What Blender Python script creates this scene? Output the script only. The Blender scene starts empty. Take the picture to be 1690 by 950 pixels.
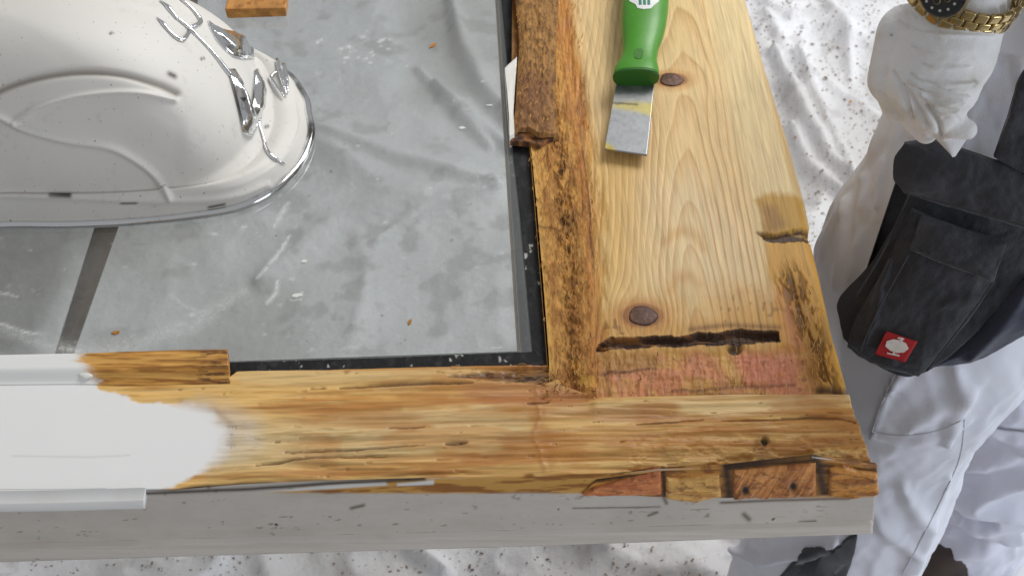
import bpy, bmesh, math, random
import numpy as np
from mathutils import Vector, Matrix
from mathutils.bvhtree import BVHTree

random.seed(7)
rng = np.random.default_rng(7)
scene = bpy.context.scene
COL = scene.collection

# ------------------------------------------------------------------ camera, light, exposure
F, PSI, TH = 2400.0, math.radians(2.6), math.radians(47.4)
CAM = np.array([0.0, 0.0, 1.69])
RGT = np.array([math.cos(PSI), -math.sin(PSI), 0.0])
FH = np.array([math.sin(PSI), math.cos(PSI), 0.0])
FW = FH * math.cos(TH) + np.array([0, 0, -math.sin(TH)])
UP = np.cross(RGT, FW)
cd = bpy.data.cameras.new('camera')
cd.sensor_width = 36.0
cd.lens = 36.0 * F / 1690.0
cd.clip_start, cd.clip_end = 0.02, 100
cam = bpy.data.objects.new('camera', cd)
M = Matrix.Identity(4)
for i in range(3):
    M[i][0], M[i][1], M[i][2], M[i][3] = RGT[i], UP[i], -FW[i], CAM[i]
cam.matrix_world = M
COL.objects.link(cam)
scene.camera = cam
cd.dof.use_dof = True
cd.dof.focus_distance = 1.13
cd.dof.aperture_fstop = 16.0

world = bpy.data.worlds.new('World')
scene.world = world
world.use_nodes = True
wb = world.node_tree.nodes['Background']
wb.inputs[0].default_value = (0.96, 0.97, 1.0, 1)
wb.inputs[1].default_value = 0.36

def area(name, loc, target, sx, sy, power, col):
    l = bpy.data.lights.new(name, 'AREA')
    l.shape, l.size, l.size_y, l.energy, l.color = 'RECTANGLE', sx, sy, power, col
    o = bpy.data.objects.new(name, l)
    o.location = loc
    o.rotation_euler = (Vector(target) - Vector(loc)).to_track_quat('-Z', 'Y').to_euler()
    COL.objects.link(o)
area('ceiling_light', (1.55, 2.5, 3.1), (0.1, 0.9, 0.8), 1.5, 1.5, 72, (1.0, 0.985, 0.96))
area('window_light', (3.4, 2.0, 2.0), (0.3, 1.0, 0.8), 1.8, 1.8, 46, (0.90, 0.95, 1.0))
area('trouser_fill_light', (2.6, -0.9, 1.0), (0.6, 1.0, 0.35), 1.0, 1.4, 32, (0.80, 0.88, 1.0))  # added bluish fill for the trousers, no such source in view

vs = scene.view_settings
scene.display_settings.display_device = 'sRGB'
vs.view_transform, vs.look, vs.exposure, vs.gamma = 'Standard', 'None', 0.0, 1.0
scene.render.engine = 'CYCLES'
scene.cycles.max_bounces = 8
scene.cycles.transparent_max_bounces = 8
scene.cycles.use_denoising = True

# ------------------------------------------------------------------ geometry of the view (used to lay things out on real planes)
def ray(U, V):
    U, V = np.asarray(U, float), np.asarray(V, float)
    return FW + RGT * ((U - 845) / F)[..., None] + UP * ((475 - V) / F)[..., None]
def onz(U, V, z):
    d = ray(U, V)
    return CAM + d * ((np.asarray(z) - CAM[2]) / d[..., 2])[..., None]
def ony(U, V, y):
    d = ray(U, V)
    return CAM + d * ((np.asarray(y) - CAM[1]) / d[..., 1])[..., None]
def atd(U, V, dist):
    return CAM + ray(U, V) * np.asarray(dist, float)[..., None]
def proj(P):
    q = np.asarray(P) - CAM
    z = q @ FW
    return 845 + F * (q @ RGT) / z, 475 - F * (q @ UP) / z

# ------------------------------------------------------------------ noise and marks
def _h(ix, iy, s):
    n = (ix.astype(np.int64) * 374761393 + iy.astype(np.int64) * 668265263 + s * 974634777) & 0x7fffffff
    n = ((n ^ (n >> 13)) * 1274126177) & 0x7fffffff
    n = n ^ (n >> 16)
    return (n & 0xffff) / 65535.0
def vn(x, y, s=0):
    x, y = np.asarray(x, float), np.asarray(y, float)
    x0, y0 = np.floor(x), np.floor(y)
    fx, fy = x - x0, y - y0
    fx, fy = fx * fx * (3 - 2 * fx), fy * fy * (3 - 2 * fy)
    x0, y0 = x0.astype(np.int64), y0.astype(np.int64)
    a = _h(x0, y0, s) * (1 - fx) + _h(x0 + 1, y0, s) * fx
    b = _h(x0, y0 + 1, s) * (1 - fx) + _h(x0 + 1, y0 + 1, s) * fx
    return a * (1 - fy) + b * fy
def fbm(x, y, s=0, o=4):
    t, a, n = 0, 1.0, 0
    for i in range(o):
        t = t + a * vn(x * 2 ** i, y * 2 ** i, s + 17 * i)
        n += a
        a *= 0.55
    return t / n
def ss(a, b, x):
    t = np.clip((x - a) / (b - a), 0, 1)
    return t * t * (3 - 2 * t)
def dline(U, V, pts):
    """distance to a polyline and the parameter along it"""
    best = np.full(np.shape(U), 1e9)
    tt = np.zeros(np.shape(U))
    pts = np.array(pts, float)
    n = len(pts) - 1
    for i in range(n):
        (ax, ay), (bx, by) = pts[i], pts[i + 1]
        dx, dy = bx - ax, by - ay
        t = np.clip(((U - ax) * dx + (V - ay) * dy) / (dx * dx + dy * dy + 1e-9), 0, 1)
        d = np.hypot(U - ax - t * dx, V - ay - t * dy)
        m = d < best
        best = np.where(m, d, best)
        tt = np.where(m, (i + t) / n, tt)
    return best, tt
def stroke(U, V, pts, w, taper=0.0):
    d, t = dline(U, V, pts)
    w = w * (1 - taper * np.abs(2 * t - 1) ** 2)
    return np.exp(-(d / w) ** 2)
def inpoly(U, V, pts):
    """signed distance, positive inside"""
    pts = list(pts)
    d, _ = dline(U, V, pts + [pts[0]])
    c = np.zeros(np.shape(U), bool)
    j = len(pts) - 1
    for i in range(len(pts)):
        xi, yi = pts[i]
        xj, yj = pts[j]
        if yi != yj:
            c ^= ((yi > V) != (yj > V)) & (U < (xj - xi) * (V - yi) / (yj - yi) + xi)
        j = i
    return np.where(c, d, -d)
def poly(U, V, pts, soft):
    return ss(-soft, soft, inpoly(U, V, pts))
def lin(r, g, b):
    c = np.array([r, g, b]) / 255.0
    return np.where(c <= 0.04045, c / 12.92, ((c + 0.055) / 1.055) ** 2.4)
def mixc(c, col, m):
    return c * (1 - m[..., None]) + np.asarray(col) * m[..., None]
def rich(C, k):
    l = (C * [.3, .55, .15]).sum(-1, keepdims=True)
    return np.clip(l + k * (C - l), .002, 1)
def smooth(pts, n=200):
    """Catmull-Rom through pts, evenly resampled"""
    p = np.array(pts, float)
    q = np.vstack([2 * p[0] - p[1], p, 2 * p[-1] - p[-2]])
    out = []
    for i in range(1, len(q) - 2):
        t = np.linspace(0, 1, 24, endpoint=False)[:, None]
        a, b, c, d = q[i - 1], q[i], q[i + 1], q[i + 2]
        out.append(0.5 * (2 * b + (c - a) * t + (2 * a - 5 * b + 4 * c - d) * t ** 2 + (3 * b - a - 3 * c + d) * t ** 3))
    out.append(p[-1:])
    return resample(np.vstack(out), n)
def resample(p, n):
    p = np.array(p, float)
    s = np.r_[0, np.cumsum(np.linalg.norm(np.diff(p, axis=0), axis=1))]
    t = np.linspace(0, s[-1], n)
    return np.stack([np.interp(t, s, p[:, k]) for k in range(p.shape[1])], 1)

# ------------------------------------------------------------------ objects
def empty(name, loc, label, cat, group=None):
    o = bpy.data.objects.new(name, None)
    o.location = loc
    o.empty_display_size = 0.05
    COL.objects.link(o)
    tag(o, label, cat, group)
    return o
def tag(o, label=None, cat=None, group=None, kind=None):
    if label: o['label'] = label
    if cat: o['category'] = cat
    if group: o['group'] = group
    if kind: o['kind'] = kind
    return o
def link(name, me, mat, parent=None, smoothed=True):
    o = bpy.data.objects.new(name, me)
    if mat and not me.materials:
        me.materials.append(mat)
    COL.objects.link(o)
    if parent:
        o.parent = parent
        o.matrix_parent_inverse = Matrix.Translation(parent.location).inverted()
    if smoothed and len(me.polygons):
        me.polygons.foreach_set('use_smooth', np.ones(len(me.polygons), bool))
    return o
def mesh(name, v, f):
    me = bpy.data.meshes.new(name)
    me.from_pydata(np.asarray(v).tolist() if not isinstance(v, list) else v, [], f)
    me.update()
    return me
def setcol(me, C, name='Col'):
    a = me.color_attributes.new(name, 'FLOAT_COLOR', 'POINT')
    C4 = np.ones((len(C), 4), np.float32)
    C4[:, :C.shape[1]] = C
    a.data.foreach_set('color', C4.ravel())
def gridfaces(nu, nv, wrapu=False):
    i = np.arange((nu if wrapu else nu - 1))
    j = np.arange(nv - 1)
    I, J = np.meshgrid(i, j)
    I2 = (I + 1) % nu
    return np.stack([J * nu + I, J * nu + I2, (J + 1) * nu + I2, (J + 1) * nu + I], -1).reshape(-1, 4)
def coons(top, bot, nu, nv, left=None, right=None):
    T, B = resample(top, nu), resample(bot, nu)
    L = resample(left if left is not None else [T[0], B[0]], nv)
    R = resample(right if right is not None else [T[-1], B[-1]], nv)
    u = np.linspace(0, 1, nu)[None, :, None]
    v = np.linspace(0, 1, nv)[:, None, None]
    P = ((1 - v) * T[None] + v * B[None] + (1 - u) * L[:, None] + u * R[:, None]
         - ((1 - u) * (1 - v) * T[0] + u * (1 - v) * T[-1] + (1 - u) * v * B[0] + u * v * B[-1]))
    return P[..., 0], P[..., 1]
def patch(name, U, V, mapf, nrm, h, thick, C, mat, parent):
    """a closed slab over a warped grid: surface relief h along nrm, thick deep"""
    nv, nu = U.shape
    P = mapf(U, V)
    nrm = np.asarray(nrm, float)
    top = (P + nrm * h[..., None]).reshape(-1, 3)
    idx = np.arange(nu * nv).reshape(nv, nu)
    ring = np.r_[idx[0, :], idx[1:, -1], idx[-1, -2::-1], idx[-2:0, 0]]
    low = P.reshape(-1, 3)[ring] - nrm * thick
    n0 = nu * nv
    n = len(ring)
    f = gridfaces(nu, nv)[:, ::-1].tolist()
    k = np.arange(n)
    k2 = (k + 1) % n
    f += np.stack([ring[k], ring[k2], n0 + k2, n0 + k], 1).tolist()
    f.append((n0 + k).tolist()[::-1])
    me = mesh(name, np.vstack([top, low]), f)
    if C is not None:
        Cf = C.reshape(-1, C.shape[-1])
        setcol(me, np.vstack([Cf, Cf[ring]]))
    return link(name, me, mat, parent)
def box(name, lo, hi, mat, parent=None, bev=0.002, rot=None, jitter=0):
    bm = bmesh.new()
    bmesh.ops.create_cube(bm, size=1)
    for v in bm.verts:
        v.co = Vector([lo[k] + (v.co[k] + 0.5) * (hi[k] - lo[k]) for k in range(3)])
        if jitter:
            v.co += Vector([random.uniform(-jitter, jitter) for _ in range(3)])
    if bev:
        bmesh.ops.bevel(bm, geom=bm.edges[:] , offset=bev, segments=2, profile=0.5, affect='EDGES')
    me = bpy.data.meshes.new(name)
    bm.to_mesh(me)
    bm.free()
    if rot is not None:
        me.transform(rot)
    return link(name, me, mat, parent, False)
def tube(name, pts, rad, mat, parent=None, seg=10, closed=False, n=None, flat=1.0, nrm=None):
    pts = np.array(pts, float)
    if n:
        rr = np.interp(np.linspace(0, 1, n), np.linspace(0, 1, len(np.atleast_1d(rad))), np.atleast_1d(rad)) if np.ndim(rad) else np.full(n, rad)
        pts = smooth(pts, n)
        rad = rr
    n = len(pts)
    rad = np.broadcast_to(rad, (n,))
    T = np.gradient(pts, axis=0)
    if closed:
        T = np.roll(pts, -1, 0) - np.roll(pts, 1, 0)
    T /= np.linalg.norm(T, axis=1)[:, None] + 1e-12
    up = np.array([0, 0, 1.0]) if nrm is None else np.asarray(nrm, float)
    up = np.broadcast_to(up, (n, 3))
    A = np.cross(T, up)
    bad = np.linalg.norm(A, axis=1) < 1e-3
    A[bad] = np.cross(T[bad], [1, 0, 0])
    A /= np.linalg.norm(A, axis=1)[:, None]
    B = np.cross(A, T)
    a = np.linspace(0, 2 * np.pi, seg, endpoint=False)
    v = pts[:, None] + rad[:, None, None] * (np.cos(a)[None, :, None] * A[:, None] + flat * np.sin(a)[None, :, None] * B[:, None])
    f = gridfaces(seg, n, True).tolist()
    if closed:
        f += [[(n - 1) * seg + i, (n - 1) * seg + (i + 1) % seg, (i + 1) % seg, i] for i in range(seg)]
    else:
        f.append(list(range(seg))[::-1])
        f.append([(n - 1) * seg + i for i in range(seg)])
    return link(name, mesh(name, v.reshape(-1, 3), f), mat, parent)

# ------------------------------------------------------------------ materials
def mat(name, base=(0.5, 0.5, 0.5), rough=0.5, metal=0.0, var=0.0, vscale=8.0, bump=0.0, bscale=200.0, stretch=(1, 1, 1),
        attr=None, fibre=None, coat=0.0, dark=None, dscale=60.0, dth=(0.62, 0.72), spec=0.5, rvar=0.0, sheen=0.0, bdist=0.001):
    m = bpy.data.materials.new(name)
    m.use_nodes = True
    nt = m.node_tree
    N, L = nt.nodes, nt.links
    b = N['Principled BSDF']
    b.inputs['Roughness'].default_value = rough
    b.inputs['Metallic'].default_value = metal
    b.inputs['Coat Weight'].default_value = coat
    b.inputs['Specular IOR Level'].default_value = spec
    if sheen:
        b.inputs['Sheen Weight'].default_value = sheen
    tc = N.new('ShaderNodeTexCoord')
    mp = N.new('ShaderNodeMapping')
    mp.inputs['Scale'].default_value = stretch
    L.new(tc.outputs['Object'], mp.inputs[0])
    if attr:
        at = N.new('ShaderNodeAttribute')
        at.attribute_name = attr
        cur = at.outputs['Color']
    else:
        rgb = N.new('ShaderNodeRGB')
        rgb.outputs[0].default_value = (*base, 1)
        cur = rgb.outputs[0]
    def noise(scale, detail=5, src=mp.outputs[0]):
        n = N.new('ShaderNodeTexNoise')
        n.inputs['Scale'].default_value = scale
        n.inputs['Detail'].default_value = detail
        L.new(src, n.inputs['Vector'])
        return n.outputs['Fac']
    if var:
        r = N.new('ShaderNodeMapRange')
        r.inputs['From Min'].default_value, r.inputs['From Max'].default_value = 0.3, 0.7
        r.inputs['To Min'].default_value, r.inputs['To Max'].default_value = 1 - var, 1 + var * 0.6
        L.new(noise(vscale), r.inputs['Value'])
        mx = N.new('ShaderNodeVectorMath')
        mx.operation = 'SCALE'
        L.new(cur, mx.inputs[0])
        L.new(r.outputs[0], mx.inputs['Scale'])
        cur = mx.outputs[0]
    if fibre:
        sc, st, amt = fibre
        m2 = N.new('ShaderNodeMapping')
        m2.inputs['Scale'].default_value = st
        L.new(tc.outputs['Object'], m2.inputs[0])
        for q, (a0, a1) in ((1.0, (.52, .68)), (2.7, (.5, .7))):
            r = N.new('ShaderNodeMapRange')
            r.inputs['From Min'].default_value, r.inputs['From Max'].default_value = a0, a1
            r.inputs['To Min'].default_value, r.inputs['To Max'].default_value = 1.04, 1 - amt
            L.new(noise(sc * q, 6, m2.outputs[0]), r.inputs['Value'])
            mx = N.new('ShaderNodeVectorMath')
            mx.operation = 'SCALE'
            L.new(cur, mx.inputs[0])
            L.new(r.outputs[0], mx.inputs['Scale'])
            cur = mx.outputs[0]
    if fibre:      # alpha 0 marks paint lying on the wood: no grain there
        mx = N.new('ShaderNodeMixRGB')
        L.new(at.outputs['Alpha'], mx.inputs[0])
        L.new(at.outputs['Color'], mx.inputs[1])
        L.new(cur, mx.inputs[2])
        cur = mx.outputs[0]
    if dark is not None:
        r = N.new('ShaderNodeMapRange')
        r.inputs['From Min'].default_value, r.inputs['From Max'].default_value = dth
        L.new(noise(dscale, 4, tc.outputs['Object']), r.inputs['Value'])
        mx = N.new('ShaderNodeMixRGB')
        L.new(r.outputs[0], mx.inputs[0])
        L.new(cur, mx.inputs[1])
        mx.inputs[2].default_value = (*dark, 1)
        cur = mx.outputs[0]
    L.new(cur, b.inputs['Base Color'])
    if rvar:
        r = N.new('ShaderNodeMapRange')
        r.inputs['From Min'].default_value, r.inputs['From Max'].default_value = 0.3, 0.7
        r.inputs['To Min'].default_value, r.inputs['To Max'].default_value = max(0.02, rough - rvar), rough + rvar
        L.new(noise(vscale * 3), r.inputs['Value'])
        L.new(r.outputs[0], b.inputs['Roughness'])
    if bump:
        bp = N.new('ShaderNodeBump')
        bp.inputs['Strength'].default_value = bump
        if fibre:
            ml = N.new('ShaderNodeMath')
            ml.operation = 'MULTIPLY'
            ml.inputs[1].default_value = bump
            L.new(at.outputs['Alpha'], ml.inputs[0])
            L.new(ml.outputs[0], bp.inputs['Strength'])
        bp.inputs['Distance'].default_value = bdist
        L.new(noise(bscale, 6), bp.inputs['Height'])
        L.new(bp.outputs[0], b.inputs['Normal'])
    return m
MW_Y = mat('pine_grain_across', attr='Col', fibre=(420, (1, .035, 1), .14), rough=0.55, var=0.16, vscale=260, bump=0.35, bscale=420, stretch=(1, 0.06, 1))
MW_X = mat('pine_grain_along', attr='Col', fibre=(330, (.04, 1, 1), .13), rough=0.42, var=0.13, vscale=240, bump=0.3, bscale=400, stretch=(0.05, 1, 1))
MW_ROT = mat('rotten_wood', attr='Col', fibre=(300, (1, .12, 1), .22), rough=0.75, var=0.2, vscale=330, bump=0.8, bscale=520, stretch=(1, 0.35, 1))
M_PAINT = mat('white_door_paint', attr='Col', rough=0.42, var=0.0, vscale=14, bump=0.05, bscale=160)
M_FACE = mat('aged_white_paint', attr='Col', rough=0.6, var=0.07, vscale=30, bump=0.2, bscale=300, stretch=(0.3, 1, 1), dark=(0.10, 0.075, 0.05), dscale=110, dth=(0.72, 0.76))
M_RUBBER = mat('black_glazing_tape', attr='Col', rough=0.65, spec=0.25, var=0.25, vscale=60, bump=0.4, bscale=250)
M_SPACER = mat('grey_spacer_bar', lin(168, 176, 172), rough=0.35, metal=0.3, var=0.1, vscale=40)
M_CREAM = mat('cream_lacquer', attr='Col', rough=0.46, coat=0.0, var=0.03, vscale=20, bump=0.04, bscale=90, spec=0.35, dark=(0.35, 0.32, 0.28), dscale=330, dth=(0.69, 0.72))
M_CHROME = mat('chrome', (0.80, 0.81, 0.82), rough=0.08, metal=1.0, rvar=0.06, vscale=60, bump=0.4, bscale=110, dark=(0.10, 0.09, 0.08), dscale=170, dth=(0.64, 0.74), bdist=0.002)
M_RIM = mat('polished_rim', (0.78, 0.79, 0.80), rough=0.12, metal=1.0, rvar=0.08, vscale=25, dark=(0.16, 0.15, 0.14), dscale=30, dth=(0.56, 0.7))
M_GREEN = mat('green_plastic', lin(76, 152, 34), rough=0.38, var=0.10, vscale=40, bump=0.12, bscale=400, dark=(.52, .55, .42), dscale=210, dth=(.70, .73))
M_GREEND = mat('dark_green_plastic', lin(40, 100, 18), rough=0.45, var=0.08, vscale=40)
M_STEEL = mat('scraper_steel', attr='Col', rough=0.36, metal=0.7, var=0.05, vscale=60, rvar=0.05, bump=0.06, bscale=300)
M_STICK = mat('white_sticker', attr='Col', rough=0.45)
M_WOODB = mat('trestle_wood', lin(128, 108, 84), rough=0.75, var=0.25, vscale=60, bump=0.3, bscale=200, stretch=(1, 1, 0.08))
M_PINE = mat('pine_stock', lin(205, 165, 100), rough=0.6, var=0.2, vscale=120, bump=0.3, bscale=300, stretch=(0.06, 1, 1))
M_BLOCK = mat('brown_offcut_wood', lin(198, 140, 72), rough=0.7, var=0.3, vscale=150, bump=0.5, bscale=300, stretch=(1, 0.3, 1), dark=tuple(lin(150, 88, 40)), dscale=120, dth=(0.55, 0.72))
M_SHEET = mat('dust_sheet_film', attr='Col', rough=0.5, var=0.05, vscale=9, bump=0.55, bscale=60, spec=0.45, bdist=0.005)
M_TROUSER = mat('white_trouser_cotton', attr='Col', rough=0.85, var=0.05, vscale=18, bump=0.35, bscale=900, sheen=0.1)
M_GLOVE = mat('white_knit_glove', attr='Col', rough=0.75, var=0.07, vscale=26, bump=0.5, bscale=900, dark=tuple(lin(214, 209, 200)), dscale=38, dth=(.5, .75), sheen=0.15)
M_BLACKF = mat('black_pocket_cloth', lin(42, 43, 50), rough=0.7, var=0.35, vscale=25, bump=0.6, bscale=700, sheen=0.35, dark=tuple(lin(70, 70, 76)), dscale=30, dth=(0.5, 0.8))
M_NAVYF = mat('blue_black_pocket_cloth', lin(54, 58, 76), rough=0.75, var=0.3, vscale=25, bump=0.5, bscale=1100, sheen=0.25)
M_THREAD = mat('grey_stitching', lin(58, 58, 62), rough=0.8, var=0.2, vscale=200)
M_WTHREAD = mat('white_stitching', lin(205, 205, 210), rough=0.8, var=0.1, vscale=200)
M_RED = mat('red_woven_patch', lin(176, 30, 34), rough=0.7, var=0.12, vscale=150, bump=0.3, bscale=1500)
M_EMBL = mat('white_woven_emblem', lin(226, 220, 216), rough=0.75, var=0.1, vscale=200, bump=0.3, bscale=1500)
M_GOLD = mat('gold_steel', lin(190, 168, 118), rough=0.2, metal=1.0, var=0.2, vscale=120, rvar=0.08)
M_DIAL = mat('black_dial', (0.012, 0.012, 0.014), rough=0.12, var=0.2, vscale=100)
M_MARK = mat('pale_dial_marks', lin(200, 200, 190), rough=0.4, var=0.05, vscale=100)
M_SHOE = mat('brown_leather', lin(62, 48, 40), rough=0.5, var=0.3, vscale=40, bump=0.4, bscale=300)
M_SKIN = mat('skin', lin(205, 160, 135), rough=0.5, var=0.1, vscale=20)
M_CHIP = mat('wood_chip', lin(190, 130, 60), rough=0.7, var=0.3, vscale=300, bump=0.4, bscale=500)
M_FLAKE = mat('paint_flake', lin(235, 235, 230), rough=0.5, var=0.08, vscale=200)
M_DUST = mat('dark_sawdust', lin(140, 116, 92), rough=0.85, var=0.5, vscale=90)
M_FLOOR = mat('concrete_floor', (0.30, 0.29, 0.27), rough=0.8, var=0.2, vscale=4, bump=0.3, bscale=60)

# ------------------------------------------------------------------ floor and dust sheet
link('floor', mesh('floor', [(-6, -4, 0), (6, -4, 0), (6, 8, 0), (-6, 8, 0)], [(0, 1, 2, 3)]), M_FLOOR)
tag(bpy.data.objects['floor'], kind='structure')

def build_sheet():
    nx, ny = 620, 520
    x = np.linspace(-1.9, 2.0, nx)
    y = np.linspace(0.25, 3.3, ny)
    X, Y = np.meshgrid(x, y)
    P = np.stack([X, Y, 0 * X], -1)
    U, V = proj(P)
    # long soft folds plus sharp creases
    wx = X + 0.25 * fbm(X * 1.5, Y * 1.5, 3)
    wy = Y + 0.25 * fbm(X * 1.5, Y * 1.5, 9)
    r1 = 1 - np.abs(2 * fbm(wx * 2.2, wy * 2.2, 21, 3) - 1)
    r2 = 1 - np.abs(2 * fbm(wx * 5.0 + wy * 1.5, wy * 4.0, 33, 3) - 1)
    r3 = 1 - np.abs(2 * fbm(wx * 14, wy * 12, 41, 3) - 1)
    un = 1 - .72 * ss(.12, -.02, X - .25 * (Y - 1.2)) * ss(1.05, 1.2, Y)
    h = 0.016 + un * (0.040 * r1 ** 5 + 0.016 * r2 ** 6 + 0.0028 * r3 ** 3)
    lines = [  # creases seen through the glass and beside the rail
        ([(520, 235), (640, 275), (740, 305), (820, 335)], 13, .020), ([(520, 250), (660, 330), (780, 345), (820, 338)], 40, .012),
        ([(745, 20), (765, 100), (800, 170), (860, 235)], 16, .028), ([(720, 160), (790, 220), (850, 270)], 12, .016),
        ([(690, 130), (760, 210), (810, 260)], 9, .012), ([(430, 130), (560, 120), (640, 118)], 10, .010),
        ([(620, 420), (720, 360), (830, 330)], 12, .012), ([(430, 480), (560, 380), (700, 350)], 24, .012),
        ([(1270, 120), (1310, 190), (1360, 290), (1400, 330)], 15, .032), ([(1310, 120), (1350, 210), (1400, 320)], 11, .026),
        ([(1255, 60), (1290, 110), (1340, 150)], 10, .012), ([(1300, 230), (1330, 300), (1390, 360)], 12, .022),
        ([(1350, 20), (1390, 90), (1400, 150)], 9, .010), ([(1180, 900), (1240, 930), (1330, 948)], 14, .018),
        ([(640, 880), (680, 920), (740, 960)], 12, .02), ([(420, 880), (400, 940)], 10, .014), ([(880, 890), (1000, 935)], 12, .016)]
    for pts, w, a in lines:
        h += a * stroke(U, V, pts, w, 0.6)
    h += 0.0012 * (fbm(X * 60, Y * 60, 5, 3) - 0.5)
    C = np.ones(X.shape + (3,)) * lin(226, 226, 228)
    C = mixc(C, lin(176, 172, 166), 0.55 * ss(0.5, 0.72, fbm(X * 3, Y * 3, 77)))
    C = mixc(C, lin(150, 145, 140), 0.35 * ss(0.62, 0.7, fbm(X * 22, Y * 22, 78)))
    C = mixc(C, lin(142, 140, 136), .75 * poly(U + 30 * (fbm(U / 60, V / 60, 79) - .5), V, [(-900, 380), (150, 372), (120, 470), (60, 600), (-900, 640)], 30))  # lower-left shade under the glass painted into the sheet colour
    P[..., 2] = h
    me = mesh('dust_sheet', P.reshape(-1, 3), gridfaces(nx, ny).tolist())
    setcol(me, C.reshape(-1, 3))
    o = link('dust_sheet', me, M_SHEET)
    tag(o, 'crumpled white dust sheet spread over the floor, peppered with sawdust', 'dust sheet')
    return X, Y, h
SX, SY, SH = build_sheet()
def sheet_z(x, y):
    i = int(np.clip(np.searchsorted(SX[0], x), 0, SX.shape[1] - 1))
    j = int(np.clip(np.searchsorted(SY[:, 0], y), 0, SX.shape[0] - 1))
    return SH[j, i]

def sawdust():
    v, f = [], []
    for k in range(4200):
        if k < 3000:
            U, V = random.uniform(1225, 1480), random.uniform(-60, 420)
        elif k < 4000:
            U, V = random.uniform(0, 1400), random.uniform(870, 980)
        else:
            U, V = random.uniform(380, 860), random.uniform(-40, 600)
        if k >= 4000 and random.random() < .72: continue
        if vn(U / 60, V / 60, 3) + 0.9 * random.random() < 0.72:
            continue
        p = onz(U, V, 0.02)
        x, y = p[0], p[1]
        z = sheet_z(x, y)
        s = 0.0006 + 0.0011 * random.random() ** 3
        a = random.uniform(0, 6.28)
        l = s * random.uniform(1, 2.4)
        ca, sa = math.cos(a), math.sin(a)
        n = len(v)
        for (px, py, pz) in ((-l, -s, 0), (l, -s * .6, 0), (l * .8, s, 0), (-l * .7, s * .8, 0), (0, 0, s * 1.1)):
            v.append((x + px * ca - py * sa, y + px * sa + py * ca, z + 0.0005 + pz))
        f += [[n, n + 1, n + 4], [n + 1, n + 2, n + 4], [n + 2, n + 3, n + 4], [n + 3, n, n + 4]]
    o = link('sawdust', mesh('sawdust', v, f), M_DUST, None, False)
    tag(o, 'brown sawdust and wood crumbs sprinkled over the white dust sheet', 'sawdust', kind='stuff')
sawdust()

def chip(name, U, V, z, l, w, ang, m, label, cat, group=None, t=0.0022, curl=0.0):
    p = onz(U, V, z)
    n = 7
    l, w, t = l * .75, w * .8, t * .7
    a = np.linspace(0, 2 * np.pi, n, endpoint=False) + rng.uniform(-.25, .25, n)
    r = rng.uniform(.7, 1.1, n)
    q = np.stack([l * r * np.cos(a), w * r * np.sin(a)], 1)
    ca, sa = math.cos(ang), math.sin(ang)
    q = np.stack([q[:, 0] * ca - q[:, 1] * sa, q[:, 0] * sa + q[:, 1] * ca], 1)
    zz = curl * (q[:, 0] / l) ** 2
    lo = np.c_[q, zz]
    hi = np.c_[q * .85, zz + t]
    v = np.vstack([lo, hi])
    f = [list(range(n))[::-1], list(range(n, 2 * n))] + [[i, (i + 1) % n, n + (i + 1) % n, n + i] for i in range(n)]
    o = link(name, mesh(name, v, f), m, None, False)
    o.location = (p[0], p[1], z)
    tag(o, label, cat, group)
    return o
z1 = lambda U, V: sheet_z(*onz(U, V, 0.02)[:2]) + 0.001
chip('wood_chip', 1391, 13, z1(1391, 13), .013, .005, .2, M_CHIP, 'orange wood chip on the white sheet left of the gold watch', 'wood chip', 'wood chips on the dust sheet')
chip('wood_chip', 1403, 168, z1(1403, 168), .006, .004, .9, M_CHIP, 'small wood chip on the sheet just left of the gloved hand', 'wood chip', 'wood chips on the dust sheet')
chip('wood_chip', 1315, 226, z1(1315, 226), .008, .005, .6, M_CHIP, 'brown wood chip on the sheet close to the pale board edge', 'wood chip', 'wood chips on the dust sheet')
tube('shaving', [onz(905, 930, .03), onz(903, 936, .034), onz(914, 941, .036), onz(928, 941, .03)], 0.0022, M_FLAKE, None, 8, n=20)
tag(bpy.data.objects['shaving'], 'curled white paint shaving on the sheet below the door front edge', 'paint shaving')

# ------------------------------------------------------------------ trestles under the door
def trestle(label, beam, legs):
    r = empty('trestle', tuple(beam[0]), label, 'trestle', 'trestles holding up the door')
    box('beam', beam[0], beam[1], M_WOODB, r, .003)
    for a, b, w in legs:
        tube('leg', [a, b], w, M_WOODB, r, 4)
A0, A1 = onz(np.array(200.), np.array(360.), .70), onz(np.array(112.), np.array(580.), .25)
trestle('brown wooden trestle whose slanting leg shows through the left of the glass', ((A0[0] - .04, A0[1] + .0, .70), (A0[0] + .04, 1.42, .778)),
        [(A0 + [0, .03, .02], A0 + (A1 - A0) * 1.5, .0145), (np.array([A0[0], 1.38, .72]), np.array([-1.1, 1.44, .012]), .020)])
trestle('brown wooden trestle standing under the stripped end of the door', ((.17, .74, .70), (.25, 1.42, .778)),
        [(np.array([.212, 1.12, .72]), np.array([.214, 1.13, .012]), .020), (np.array([.212, 1.36, .72]), np.array([.214, 1.36, .012]), .020)])

# ------------------------------------------------------------------ door
Z = .86
door = empty('door', (0, .9, .78), 'old white door lying flat, its corner stripped to rotten bare pine around a glass pane', 'door')
top = lambda U, V: onz(U, V, Z)
UPV = (0, 0, 1)
GZ = .853

def g(n):   # grid density helper: one vertex per n target pixels
    return max(4, int(n / 1.9))

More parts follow.
